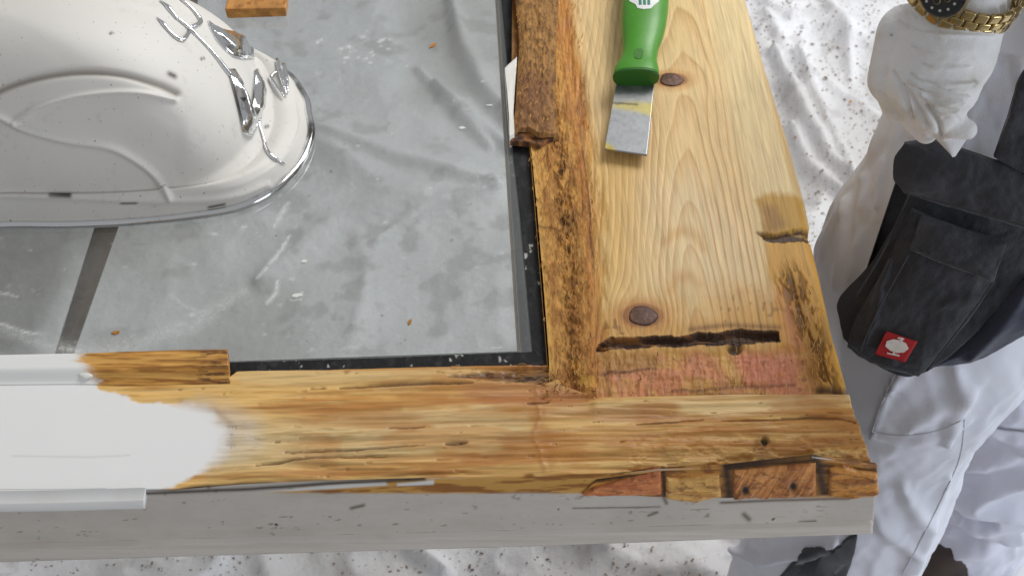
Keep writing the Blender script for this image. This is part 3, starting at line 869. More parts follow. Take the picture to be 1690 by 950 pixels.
    blockpart('wood_block', [(1099, 784), (1120, 788), (1150, 783), (1186, 779)], [(1098, 819), (1150, 824), (1190, 815)], lin(226, 174, 98), lin(184, 124, 60), 0, .0036, 503, 'pale rough block of wood in the front edge')
    blockpart('wood_block', [(1210, 774), (1280, 768), (1346, 761)], [(1210, 820), (1280, 819), (1346, 814)], lin(218, 150, 86), lin(176, 106, 54), 1, .0032, 505, 'end grain block with two screw holes', [(1229, 804, 6.5), (1308, 798, 6.5)])
    blockpart('wood_block', [(1368, 770), (1390, 764), (1412, 772), (1447, 777)], [(1366, 814), (1400, 820), (1450, 810)], lin(206, 140, 64), lin(140, 82, 34), 0, .0036, 507, 'splintered orange block at the door corner')
    # gap wood behind the blocks
    U, V = coons([(985, 790), (1100, 776), (1200, 771), (1340, 755), (1447, 769)], [(960, 813), (1100, 818), (1200, 820), (1340, 816), (1450, 812)], 260, 30)
    C = mixc(np.ones(U.shape + (3,)) * lin(198, 138, 66), lin(140, 88, 40), ss(.45, .66, fbm(U / 26, V / 7, 511)))
    for pts, w in (([(1198, 770), (1204, 820)], 9), ([(1349, 760), (1360, 816)], 11), ([(1094, 774), (1097, 818)], 4), ([(1200, 771), (1345, 757)], 4), ([(985, 790), (1090, 776)], 3), ([(1352, 766), (1445, 774)], 3)):
        C = mixc(C, lin(48, 28, 14), .95 * stroke(U + 4 * (fbm(U / 6, V / 6, 515) - .5), V, pts, w))
    patch('gap_wood', U, V, face, OUT, .0002 + .0010 * fbm(U / 22, V / 7, 513), .003, C, MW_X, door)
front()

# the rest of the frame, mostly out of the picture
box('stile', (-1.25, 1.30, .795), (.268, 1.43, .858), M_PINE, door, .004)
M_WFRAME = mat('white_rail_paint', lin(238, 238, 236), rough=.4, var=.04, vscale=20)
XL = float(onz(-70., 720., Z)[0])
box('rail', (-1.25, .702, .797), (-.80, 1.298, .858), M_WFRAME, door, .004)
box('stile', (-1.25, FY + .002, .775), (XL - .001, .700, .8595), M_WFRAME, door, .004)
box('rail_board', (.0985, float(onz(900., -70., Z)[1]) + .002, .797), (.270, 1.298, .8585), M_PINE, door, .003)
box('glazing_bead', (.052, float(onz(900., -70., Z)[1]) + .002, .845), (.0965, 1.298, .866), M_BLOCK, door, .003)
# base of the rebate, under tape and beads
box('rebate', (-.80, FY + .03, .80), (.262, .70, .8405), M_PINE, door, 0)
box('rebate', (.038, .702, .80), (.262, 1.298, .8405), M_PINE, door, 0)

def tape(name, topl, bot, nu, nv, left=None, right=None, z=GZ + .0012, lab=None, seed=0):
    U, V = coons(topl, bot, nu, nv, left, right)
    C = np.ones(U.shape + (3,)) * lin(30, 31, 33)
    C = mixc(C, lin(58, 58, 58), .7 * ss(.5, .75, fbm(U / 12, V / 12, 601 + seed)))
    C = mixc(C, lin(190, 190, 184), ss(.72, .77, fbm(U / 7, V / 9, 603 + seed)) * ss(.45, .6, vn(U / 40, V / 60, 605 + seed)))
    h = .0008 * (fbm(U / 10, V / 18, 607 + seed) - .5)
    return patch(name, U, V, lambda u, v: onz(u, v, z), UPV, h, .003, C, M_RUBBER, door)
tape('glazing_tape', [(822, -70), (852, -70)], [(879, 580), (907, 602)], 16, 340, [(822, -70), (828, 0), (838, 110), (845, 235), (856, 330), (870, 480), (879, 580)], [(852, -70), (868, 180), (876, 240), (886, 340), (897, 470), (907, 602)])
tape('glazing_tape', [(376, 598), (640, 590), (879, 580)], [(376, 616), (640, 610), (907, 602)], 260, 12, seed=9)

# glass pane with dust, smears, a painted reflection arc and scraps of dried putty
def glass():
    m = bpy.data.materials.new('dusty_window_glass')
    m.use_nodes = True
    N, L = m.node_tree.nodes, m.node_tree.links
    N.remove(N['Principled BSDF'])
    out = N['Material Output']
    tr = N.new('ShaderNodeBsdfTransparent'); tr.inputs[0].default_value = (.66, .67, .66, 1)
    gl = N.new('ShaderNodeBsdfGlossy'); gl.inputs['Roughness'].default_value = .03
    fr = N.new('ShaderNodeFresnel'); fr.inputs[0].default_value = 1.75
    mx = N.new('ShaderNodeMixShader')
    L.new(fr.outputs[0], mx.inputs[0]); L.new(tr.outputs[0], mx.inputs[1]); L.new(gl.outputs[0], mx.inputs[2])
    df = N.new('ShaderNodeBsdfDiffuse'); df.inputs[0].default_value = (.72, .73, .72, 1)
    at = N.new('ShaderNodeAttribute'); at.attribute_name = 'Col'
    ns = N.new('ShaderNodeTexNoise'); ns.inputs['Scale'].default_value = 900
    ml = N.new('ShaderNodeMath'); ml.operation = 'MULTIPLY'
    tc = N.new('ShaderNodeTexCoord'); L.new(tc.outputs['Object'], ns.inputs['Vector'])
    mr = N.new('ShaderNodeMapRange'); mr.inputs['From Min'].default_value = .3; mr.inputs['From Max'].default_value = .7; mr.inputs['To Min'].default_value = .6; mr.inputs['To Max'].default_value = 1.3
    L.new(ns.outputs['Fac'], mr.inputs['Value'])
    L.new(at.outputs['Fac'], ml.inputs[0]); L.new(mr.outputs[0], ml.inputs[1])
    m2 = N.new('ShaderNodeMixShader')
    L.new(ml.outputs[0], m2.inputs[0]); L.new(mx.outputs[0], m2.inputs[1]); L.new(df.outputs[0], m2.inputs[2])
    L.new(m2.outputs[0], out.inputs['Surface'])
    nx, ny = 430, 330
    x = np.linspace(-.80, .062, nx); y = np.linspace(.688, 1.30, ny)
    X, Y = np.meshgrid(x, y)
    P = np.stack([X, Y, np.full(X.shape, GZ)], -1)
    U, V = proj(P)
    d = .06 + .06 * ss(.3, .75, fbm(U / 240, V / 200, 701)) + .015 * ss(.5, .7, fbm(U / 40, V / 34, 703))
    bd, _ = dline(U, V, [(830, -20), (870, 480), (880, 590), (380, 606)])
    d += .10 * np.exp(-bd / 9)
    d += .16 * ss(.82, .9, vn(U / 4, V / 4, 705)) * ss(.5, .75, vn(U / 60, V / 60, 706))
    for pts, w, a in (([(476, 335), (452, 375)], 5, .55), ([(478, 390), (455, 425), (425, 458)], 4, .6), ([(458, 465), (456, 485), (440, 500)], 4, .7), ([(480, 495), (496, 492), (498, 482)], 3, .5),
                      ([(0, 540), (80, 572), (140, 580), (220, 566), (320, 535), (400, 480)], 15, .26), ([(-5, 480), (30, 490)], 2, .5), ([(-5, 532), (40, 548), (80, 552)], 2, .5), ([(100, 575), (140, 580)], 3, .4),  # the broad arc paints the dome rim's reflection as haze
                      ([(560, 575), (600, 570)], 2, .3), ([(810, 573), (830, 572)], 2, .6), ([(280, 485), (310, 508), (345, 515)], 2.5, .3)):
        d += a * stroke(U, V + 3 * (vn(U / 6, V / 6, 9) - .5), pts, w, .4) * (.5 + .9 * vn(U / 6, V / 6, 11))
    for _ in range(46):
        cu, cv, r = random.uniform(0, 860), random.uniform(60, 585), random.uniform(1.2, 3.2)
        d += .5 * np.exp(-((U - cu) / (r * 1.8)) ** 2 - ((V - cv) / r) ** 2)
    for _ in range(26):
        cu, cv, r = random.gauss(590, 28), random.gauss(85, 14), random.uniform(1.2, 2.6)
        d += .6 * np.exp(-((U - cu) / (r * 1.6)) ** 2 - ((V - cv) / r) ** 2)
    d = np.clip(d, 0, .95)
    low = P.copy(); low[..., 2] -= .004
    me = mesh('glass_pane', P.reshape(-1, 3), gridfaces(nx, ny).tolist())
    setcol(me, np.repeat(d.reshape(-1, 1), 3, 1))
    link('glass_pane', me, m, door)
    z2 = GZ - .020
    m3 = bpy.data.materials.new('clear_window_glass'); m3.use_nodes = True
    N, L = m3.node_tree.nodes, m3.node_tree.links
    N.remove(N['Principled BSDF'])
    tr = N.new('ShaderNodeBsdfTransparent'); tr.inputs[0].default_value = (.88, .91, .90, 1)
    gl = N.new('ShaderNodeBsdfGlossy'); gl.inputs['Roughness'].default_value = .02
    fr = N.new('ShaderNodeFresnel'); fr.inputs[0].default_value = 1.6
    mx = N.new('ShaderNodeMixShader')
    L.new(fr.outputs[0], mx.inputs[0]); L.new(tr.outputs[0], mx.inputs[1]); L.new(gl.outputs[0], mx.inputs[2]); L.new(mx.outputs[0], N['Material Output'].inputs['Surface'])
    link('glass_pane', mesh('glass_pane', [(-.80, .70, z2), (.055, .70, z2), (.055, 1.30, z2), (-.80, 1.30, z2)], [(0, 1, 2, 3)]), m3, door)
    box('spacer_bar', (.0385, .700, z2 + .001), (.0505, 1.30, GZ - .001), M_SPACER, door, .001)
    box('spacer_bar', (-.80, .700, z2 + .001), (.0375, .7055, GZ - .001), M_SPACER, door, .001)
glass()

# loose fibres torn up from the rotten wood
def fibres():
    v, f, c = [], [], []
    zones = [([(868, 240), (960, 240), (984, 640), (910, 640)], 420, 1.5, .25), ([(852, 0), (918, 0), (918, 222), (850, 222)], 170, 1.5, .35), ([(985, 585), (1345, 580), (1350, 652), (985, 652)], 150, 1.5, .5),
             ([(1302, 460), (1335, 460), (1385, 640), (1345, 640)], 170, 1.5, .3), ([(905, 610), (985, 640), (985, 670), (890, 660)], 90, .4, .7), ([(740, 604), (905, 600), (905, 632), (760, 632)], 60, .0, .2),
             ([(935, 0), (960, 0), (990, 500), (960, 300)], 120, 1.5, .2)]
    for poly_, n, ang, spread in zones:
        A = np.array(poly_)
        k = 0
        while k < n:
            U, V = random.uniform(A[:, 0].min(), A[:, 0].max()), random.uniform(A[:, 1].min(), A[:, 1].max())
            if inpoly(np.array([U]), np.array([V]), poly_)[0] < 0: continue
            k += 1
            if vn(U / 16, V / 16, 77) < .35: continue
            p = onz(U, V, Z)
            l, w = random.uniform(.002, .008), random.uniform(.00015, .00036)
            a = ang + random.gauss(0, spread) + (math.pi if random.random() < .5 else 0)
            d = np.array([math.cos(a), math.sin(a), random.uniform(-.05, .25)])
            q = np.array([-math.sin(a), math.cos(a), 0])
            base = p + np.array([0, 0, random.uniform(.0, .0012)])
            if 850 < U < 920 and V < 225: base = base + [0, 0, .0085]
            elif U < 377 and V < 634: base = base + [0, 0, .006]
            i = len(v)
            mid = base + d * l * .5 + q * random.uniform(-.3, .3) * l * .4
            tip = base + d * l
            for c0, ww in ((base, w), (mid, w)):
                v += [c0 - q * ww, c0 + q * ww, c0 + np.array([0, 0, ww * 1.6])]
            v.append(tip)
            f += [[i, i + 1, i + 4, i + 3], [i + 1, i + 2, i + 5, i + 4], [i + 2, i, i + 3, i + 5], [i + 3, i + 4, i + 6], [i + 4, i + 5, i + 6], [i + 5, i + 3, i + 6]]
            t = random.random()
            cc = lin(222, 172, 96) if t < .5 else lin(190, 132, 62) if t < .88 else lin(120, 78, 36)
            c += [cc] * 7
    me = mesh('wood_fibres', [tuple(x) for x in v], f)
    setcol(me, np.array(c))
    o = link('wood_fibres', me, MW_ROT, door, False)
    o['kind'] = 'stuff'
fibres()

# ------------------------------------------------------------------ scraps on the glass
for k, (nm, U, V, l, w, a, m, lab, ct) in enumerate([
    ('wood_chip', 676, 532, .005, .0022, 1.2, M_CHIP, 'small orange wood chip on the glass near the front tape', 'wood chip'),
    ('wood_chip', 191, 549, .006, .0025, .3, M_CHIP, 'tan wood chip on the glass just behind the white bead', 'wood chip'),
    ('wood_chip', 714, 76, .007, .003, .8, M_CHIP, 'pale orange wood chip on the far part of the glass', 'wood chip'),
    ('paint_flake', 502, 432, .004, .0028, .2, M_FLAKE, 'round pale paint flake on the glass below the dome tip', 'paint flake'),
    ('paint_flake', 490, 488, .007, .003, .2, M_FLAKE, 'curled white paint flake on the middle of the glass', 'paint flake'),
    ('paint_flake', 763, 212, .005, .0028, 0, M_FLAKE, 'white paint flake on the glass left of the white bead remnant', 'paint flake'),
    ('paint_flake', 808, 175, .005, .0014, 0, M_FLAKE, 'thin white paint flake on the glass beside the black tape', 'paint flake')]):
    chip(nm, U, V, GZ + .0005, l, w, a, m, lab, ct, 'scraps on the glass', t=.0015)

# ------------------------------------------------------------------ cream dome with chrome trim
def dome():
    cx, cy = -.40, .950
    front_px = [(-10, 372), (100, 371), (200, 367), (300, 358), (390, 343), (450, 314), (492, 272), (511, 226), (507, 190)]
    fp = onz(np.array([p[0] for p in front_px], float), np.array([p[1] for p in front_px], float), GZ + .004)[:, :2]
    half = [(-.70, .88), (-.62, .856), (-.50, .846)] + fp.tolist()
    tip = fp[-1]
    back = [(-.139, 1.00), (-.158, 1.035), (-.20, 1.058), (-.27, 1.066), (-.40, 1.068), (-.55, 1.06), (-.66, 1.03), (-.71, .95)]
    n = 900
    out = smooth(half + back + [half[0]], n + 1)[:-1]
    th = np.arctan2(out[:, 1] - cy, out[:, 0] - cx)
    m = 190
    # profile along the spoke: s outward, z upward
    tipw = np.exp(-((th - 0.0) / .38) ** 2)
    S = np.zeros((m, n)); H = np.zeros((m, n))
    for j in range(m):
        t = j / (m - 1)
        if t < .10:      # skirt
            q = t / .10
            s = 1.0 - .018 * q - .012 * q * q
            z = .002 + .027 * q ** .9 * (1 - .45 * tipw)
        elif t < .22:    # brim
            q = (t - .10) / .12
            s0 = .970
            s1 = .93 - .085 * tipw
            s = s0 + (s1 - s0) * q
            z = .029 * (1 - .45 * tipw) + .0035 * np.sin(np.pi * min(1, q * 1.6)) * (q < .62) + (.004 + .012 * tipw) * q ** 2
        else:
            q = (t - .22) / .78
            s1 = .93 - .085 * tipw
            w = 1 - q ** 1.25
            s = s1 * w
            zb = .029 * (1 - .45 * tipw) + (.004 + .012 * tipw)
            z = zb + (.160 - zb) * (1 - w ** 2.3) ** .62
        S[j], H[j] = s, z
    Pm = np.stack([cx + S * (out[:, 0] - cx), cy + S * (out[:, 1] - cy), GZ + H], -1)
    # relief ridges: pushed out along the local normal
    def normals(Q):
        du = np.roll(Q, -1, 1) - np.roll(Q, 1, 1)
        dv = np.gradient(Q, axis=0)
        nn = np.cross(du, dv)
        return nn / (np.linalg.norm(nn, axis=-1, keepdims=True) + 1e-12)
    Nn = normals(Pm)
    if Nn[60, n // 4] @ np.array([0, 0, 1]) < 0: Nn = -Nn
    U, V = proj(Pm)
    vis = (Nn * (CAM - Pm)).sum(-1) > 0
    r = 0
    for pts, w, a in (([(-60, 172), (0, 193), (40, 213), (110, 232), (180, 243), (225, 265), (258, 292), (280, 326)], 5.0, .0040),
                      ([(25, 202), (60, 180), (110, 163), (170, 154), (230, 154), (288, 166)], 3.8, .0030),
                      ([(-40, 322), (0, 321), (120, 325), (280, 331), (380, 326), (440, 305)], 6, .0022)):
        r = r + a * stroke(U, V, smooth(pts, 60), w)
    gv = stroke(U, V, smooth([(-40, 176), (0, 150), (60, 130), (130, 120), (200, 124), (260, 140), (292, 154)], 60), 5.5)
    r = (r - .0034 * gv) * vis
    # hollow below the ridge, toward the brow
    r = r - .0012 * poly(U, V, [(60, 200), (150, 172), (260, 172), (300, 200), (300, 300), (250, 270), (180, 232)], 14) * vis
    Pm = Pm + Nn * r[..., None]
    C = np.ones(Pm.shape) * lin(222, 219, 212)
    C = mixc(C, lin(150, 140, 128), .75 * gv * vis)  # shadow in the groove painted into the cream
    dirt = ss(.62, .7, fbm(U / 9, V / 9, 811)) * ss(.5, .7, fbm(U / 60, V / 60, 813)) * .12
    C = mixc(C, lin(150, 145, 135), dirt * vis)
    for pts, w in (([(280, 122), (288, 126)], 4.5), ([(84, 321), (116, 322)], 3.2), ([(200, 335), (225, 334)], 2.2), ([(345, 342), (370, 337)], 2.4), ([(182, 56), (186, 54)], 2), ([(332, 98), (336, 96)], 2), ([(438, 210), (442, 208)], 2.4)):
        C = mixc(C, lin(46, 40, 36), .92 * stroke(U, V, pts, w) * vis)
    root = empty('domed_cover', (cx, cy, GZ), 'glossy cream domed cover with chrome rim and chrome trident emblem lying on the glass', 'domed cover')
    f = gridfaces(n, m, True)
    me = mesh('shell', Pm.reshape(-1, 3), f.tolist())
    bm = bmesh.new(); bm.from_mesh(me)
    bmesh.ops.recalc_face_normals(bm, faces=bm.faces)
    bm.to_mesh(me)
    setcol(me, C.reshape(-1, 3))
    bvh = BVHTree.FromBMesh(bm)
    bm.free()
    link('shell', me, M_CREAM, root)
    rim = np.c_[out, np.full(n, GZ + .0048)]
    rim[:, :2] = np.array([cx, cy]) + (rim[:, :2] - [cx, cy]) * 1.004
    tube('chrome_rim', rim[::3], .0036, M_RIM, root, 10, closed=True)
    def hit(u, v):
        d = ray(np.array(u), np.array(v))
        loc, nor, i, dist = bvh.ray_cast(Vector(CAM), Vector(d).normalized())
        if loc is None:
            return None, None
        nor = np.array(nor)
        if nor @ d > 0: nor = -nor
        return np.array(loc), nor
    def bar(name, pts, rads, parent, lift=.001, n=26):
        q = smooth(pts, n)
        r = np.interp(np.linspace(0, 1, n), np.linspace(0, 1, len(rads)), rads)
        P, Nl, R = [], [], []
        for (u, v), rr in zip(q, r):
            l, no = hit(u, v)
            if l is None: continue
            P.append(l + no * lift); Nl.append(no); R.append(rr * .00040)
        if len(P) < 3: return None
        return tube(name, np.array(P), np.array(R), M_CHROME, parent, 10, flat=.8, nrm=np.array(Nl))
    def plate(name, topl, bot, parent, nu=14, nv=10, lift=.0045, left=None, right=None):
        U, V = coons(topl, bot, nu, nv, left, right)
        P = np.zeros(U.shape + (3,)); Nn = np.zeros(U.shape + (3,))
        last = None
        for i in range(nv):
            for j in range(nu):
                l, no = hit(U[i, j], V[i, j])
                if l is None: l, no = last
                P[i, j], Nn[i, j] = l, no
                last = (l, no)
        e = np.minimum(np.minimum(np.linspace(0, 1, nu), 1 - np.linspace(0, 1, nu))[None, :], np.minimum(np.linspace(0, 1, nv), 1 - np.linspace(0, 1, nv))[:, None])
        k = lift * (.35 + .65 * ss(0, .35, e))
        top = P + Nn * k[..., None]
        idx = np.arange(nu * nv).reshape(nv, nu)
        ring = np.r_[idx[0, :], idx[1:, -1], idx[-1, -2::-1], idx[-2:0, 0]]
        low = (P - Nn * .001).reshape(-1, 3)[ring]
        n0, n1 = nu * nv, len(ring)
        kk = np.arange(n1); k2 = (kk + 1) % n1
        f = gridfaces(nu, nv)[:, ::-1].tolist() + np.stack([ring[kk], ring[k2], n0 + k2, n0 + kk], 1).tolist()
        return link(name, mesh(name, np.vstack([top.reshape(-1, 3), low]), f), M_CHROME, parent)
    # trident: two outer prongs, centre prong, shaft, barbs
    tr = bar('trident', [(290, 30), (308, 44), (330, 66), (352, 90), (372, 116), (382, 128)], [3.2, 5.5, 4, 5, 6, 6], root)
    bar('prong', [(262, 2), (275, 12), (292, 32)], [.8, 6.5, 4], tr)
    bar('prong', [(258, 30), (268, 40), (284, 58), (300, 67), (310, 56), (313, 49)], [.8, 5.5, 4, 5, 5, 4], tr)
    bar('prong', [(296, 0), (312, 12), (326, 28), (330, 38), (320, 44), (312, 47)], [2, 5, 4.5, 5.5, 5, 4], tr)
    plate('shield_emblem', [(342, 36), (352, 44), (368, 51), (388, 55), (404, 53), (413, 48)], [(346, 48), (356, 66), (370, 82), (384, 94), (402, 98), (421, 96)], root, 20, 12, .006)
    # angular letter-like piece below the shaft
    let = plate('letter_emblem', [(374, 116), (384, 116), (394, 132), (398, 140)], [(400, 218), (406, 224), (416, 226), (424, 212)], root, 8, 26, .008, [(374, 116), (384, 150), (394, 190), (400, 218)], [(398, 140), (398, 160), (412, 184), (424, 212)])
    plate('letter_emblem', [(418, 118), (421, 114), (424, 118)], [(418, 200), (424, 204), (428, 206)], root, 6, 22, .008, [(418, 118), (416, 150), (412, 180), (418, 200)], [(424, 118), (430, 150), (434, 156), (428, 206)])
    bar('tail_emblem', [(424, 196), (432, 222), (440, 246), (447, 258), (458, 265), (470, 271)], [3.5, 3.2, 3.2, 4, 5, .8], root)
    bar('claw_emblem', [(446, 76), (454, 100), (462, 128), (472, 160)], [3, 4, 5, 2], root, .003)
    bar('claw_emblem', [(456, 76), (464, 110), (471, 140), (473, 158)], [2, 4, 5, 2], root, .004)
    bar('claw_emblem', [(456, 122), (448, 132), (456, 146), (468, 164)], [3, 5, 4, 2], root, .003)
dome()

# ------------------------------------------------------------------ offcut of wood
P = onz(np.array([472.]), np.array([29.]), GZ)[0]
bo = box('wood_offcut', (P[0] - .055, P[1], GZ + .0005), (P[0], P[1] + .060, GZ + .0115), M_BLOCK, None, .0012, jitter=.0012)
tag(bo, 'small brown wood offcut on the glass behind the cream dome', 'wood offcut')

# ------------------------------------------------------------------ paint scraper
def scraper():
    zb = Z + .010
    root = empty('paint_scraper', tuple(onz(np.array(1050.), np.array(130.), zb)), 'green handled paint scraper with a smeared steel blade resting on the pale board', 'paint scraper')
    def pt(u, v, z): return onz(np.array(float(u)), np.array(float(v)), z)
    # blade, its tip a little above the board
    U, V = coons([(1022, 128), (1078, 128)], [(998, 246), (1068, 256)], 40, 70, [(1022, 128), (1016, 145), (1007, 195), (998, 246)], [(1078, 128), (1080, 140), (1075, 190), (1068, 256)])
    t = np.linspace(0, 1, 70)[:, None] * np.ones(U.shape)
    C = np.ones(U.shape + (3,)) * lin(160, 162, 164)
    C = mixc(C, lin(120, 122, 124), .6 * ss(.30, .10, t) * ss(.4, .6, fbm(U / 8, V / 5, 901)))
    C = mixc(C, lin(196, 192, 178), .6 * ss(.2, .5, t) * ss(.50, .35, t))
    C = mixc(C, lin(196, 180, 92), .75 * poly(U + 10 * (fbm(U / 6, V / 6, 903) - .5), V, [(1012, 172), (1040, 168), (1080, 170), (1078, 192), (1050, 184), (1012, 178)], 5))
    C = mixc(C, lin(190, 168, 60), .9 * stroke(U, V, [(1000, 240), (1010, 247)], 5))
    C = mixc(C, lin(80, 76, 60), .8 * stroke(U, V + 3 * (fbm(U / 6, V / 6, 904) - .5), [(1012, 170), (1040, 172), (1052, 173)], 1.8))
    zz = zb + .004 * (1 - t) - .0005
    nv, nu = U.shape
    P = onz(U, V, zz)
    lowp = P.copy(); lowp[..., 2] -= .0014
    idx = np.arange(nu * nv).reshape(nv, nu)
    f = gridfaces(nu, nv)[:, ::-1].tolist() + (gridfaces(nu, nv) + nu * nv).tolist()
    ring = np.r_[idx[0, :], idx[1:, -1], idx[-1, -2::-1], idx[-2:0, 0]]
    k = np.arange(len(ring)); k2 = (k + 1) % len(ring)
    f += np.stack([ring[k], ring[k2], ring[k2] + nu * nv, ring[k] + nu * nv], 1).tolist()
    me = mesh('blade', np.vstack([P.reshape(-1, 3), lowp.reshape(-1, 3)]), f)
    setcol(me, np.vstack([C.reshape(-1, 3)] * 2))
    link('blade', me, M_STEEL, root)
    # handle: lofted oval sections along its axis
    st = [(1049.5, 127, 37.5, .50), (1050, 121, 38, .50), (1050.5, 115, 37, .50), (1051.5, 108, 33.5, .52), (1053.5, 101, 30.5, .55), (1055.5, 92, 29, .58), (1057, 82, 29.5, .6), (1060, 66, 33, .62), (1062, 45, 37, .64), (1064, 20, 38.5, .64),
          (1066, -10, 38.5, .62), (1068, -60, 37, .6), (1071, -110, 38, .6), (1073, -150, 34, .6), (1074, -165, 20, .6)]
    A = np.array(st)
    n = 110
    s = np.r_[0, np.cumsum(np.hypot(np.diff(A[:, 0]), np.diff(A[:, 1])))]
    A = np.stack([np.interp(np.linspace(0, s[-1], n), s, A[:, k]) for k in range(4)], 1)
    ker = np.ones(5) / 5
    for k in (2, 3):
        A[2:-2, k] = np.convolve(A[:, k], ker, 'valid')
    zc = Z + .021
    Cc = onz(A[:, 0], A[:, 1], zc)
    L = onz(A[:, 0] - A[:, 2], A[:, 1], zc); R = onz(A[:, 0] + A[:, 2], A[:, 1], zc)
    hw = np.linalg.norm(R - L, axis=1) / 2
    seg = 36
    a = np.linspace(0, 2 * np.pi, seg, endpoint=False)
    ca, sa = np.cos(a), np.sin(a)
    sup = lambda q: np.sign(q) * np.abs(q) ** .8
    Xd = (R - L) / (2 * hw[:, None])
    v = Cc[:, None] + hw[:, None, None] * sup(ca)[None, :, None] * Xd[:, None] + (hw * A[:, 3])[:, None, None] * sup(sa)[None, :, None] * np.array([0, 0, 1.0])
    v = v.reshape(-1, 3)
    f = gridfaces(seg, n, True).tolist() + [list(range(seg))[::-1], [(n - 1) * seg + i for i in range(seg)]]
    me = mesh('handle', v, f)
    bm = bmesh.new(); bm.from_mesh(me); bmesh.ops.recalc_face_normals(bm, faces=bm.faces); bm.to_mesh(me)
    bvh = BVHTree.FromBMesh(bm); bm.free()
    hd = link('handle', me, M_GREEN, root)
    def hit(u, v, lift):
        l, no, i, d = bvh.ray_cast(Vector(CAM), Vector(ray(np.array(float(u)), np.array(float(v)))).normalized())
        return None if l is None else np.array(l) + lift * np.array(no) * (1 if no.z > 0 else -1)
    def decal(name, outline, lift, m, col, parent, mirror=None):
        pts = [hit(u, v, lift) for u, v in outline]
        if any(p is None for p in pts): return
        c = np.mean(pts, 0); 
        n = len(pts)
        cu, cv = np.mean([o[0] for o in outline]), np.mean([o[1] for o in outline])
        mids = [hit((u + cu) / 2, (v + cv) / 2, lift) for u, v in outline]
        cc = hit(cu, cv, lift)
        vv = pts + mids + [cc]
        ff = [[i, (i + 1) % n, n + (i + 1) % n, n + i] for i in range(n)] + [[n + i, n + (i + 1) % n, 2 * n] for i in range(n)]
        lowv = [hit(u, v, lift - .0006) for u, v in outline]
        b = len(vv)
        vv += lowv
        ff += [[i, b + i, b + (i + 1) % n, (i + 1) % n] for i in range(n)]
        me = mesh(name, [tuple(p) for p in vv], ff)
        setcol(me, np.ones((len(vv), 3)) * col)
        return link(name, me, m, parent, False)
    q0 = v.reshape(n, seg, 3)[0]
    c0 = q0.mean(0)
    fwd = np.array([0, -1.0, 0])
    rings = [q0, c0 + (q0 - c0) * 1.03 + fwd * .0006, c0 + (q0 - c0) * 1.0 + fwd * .0022, c0 + (q0 - c0) * .86 + fwd * .0026]
    me = mesh('collar', np.vstack(rings), gridfaces(seg, 4, True).tolist() + [[3 * seg + i for i in range(seg)]])
    bm = bmesh.new(); bm.from_mesh(me); bmesh.ops.recalc_face_normals(bm, faces=bm.faces); bm.to_mesh(me); bm.free()
    link('collar', me, M_GREEND, root)
    stk = decal('sticker', [(1039, -30), (1087, -30), (1087, 4), (1080, 9), (1074, 15), (1062, 16), (1052, 14), (1049, 8), (1039, 3)], .0006, M_STICK, lin(236, 238, 236), hd)
    for u in (1054, 1061, 1068):
        decal('printed_mark', [(u, -14), (u + 5, -14), (u + 5, 9), (u + .5, 9)], .0010, M_STICK, lin(60, 130, 110), stk or hd)
    decal('hang_dimple', [(1048, 82), (1058, 80), (1062, 84), (1060, 96), (1052, 98), (1047, 95)], .0005, M_STICK, lin(58, 122, 26), hd)
scraper()

# ------------------------------------------------------------------ person
def loft(stations, nrow, seg, wrinkle, colf, ry=.92, seed=0):
    """stations: (left px, right px, V px, y metres) -> closed tube of horizontal oval rings"""
    A = np.array(stations, float)
    Cp = ony((A[:, 0] + A[:, 1]) / 2, A[:, 2], A[:, 3])
    dep = (Cp - CAM) @ FW
    R = (A[:, 1] - A[:, 0]) / 2 * dep / F
    D = np.c_[Cp, R]
    D = smooth(D, nrow)
    a = np.linspace(0, 2 * np.pi, seg, endpoint=False)
    X = D[:, None, 0] + D[:, None, 3] * np.cos(a)[None]
    Y = D[:, None, 1] + D[:, None, 3] * ry * np.sin(a)[None]
    Zz = np.repeat(D[:, 2:3], seg, 1)
    Pm = np.stack([X, Y, Zz], -1)
    Nn = np.stack([np.repeat(np.cos(a)[None], nrow, 0), np.repeat(np.sin(a)[None], nrow, 0), 0 * X], -1)
    U, V = proj(Pm)
    h = wrinkle(U, V, np.repeat(a[None], nrow, 0), Pm)
    return Pm + Nn * h[..., None], D
def tubemesh(Pm):
    n, seg, _ = Pm.shape
    f = gridfaces(seg, n, True).tolist() + [list(range(seg))[::-1], [(n - 1) * seg + i for i in range(seg)]]
    return mesh('t', Pm.reshape(-1, 3), f)

LEFT_ST = [(1560, 1800, 20, .97), (1490, 1820, 150, .95), (1425, 1780, 300, .92), (1352, 1750, 425, .90), (1335, 1710, 560, .88), (1300, 1612, 690, .87), (1268, 1566, 800, .86), (1222, 1512, 920, .86), (1190, 1470, 1010, .86), (1170, 1450, 1075, .86)]
RIGHT_ST = [(1640, 1900, 60, 1.08), (1600, 1890, 300, 1.07), (1580, 1880, 500, 1.06), (1550, 1830, 650, 1.055), (1530, 1770, 760, 1.05), (1512, 1715, 850, 1.045), (1512, 1668, 912, 1.04)]

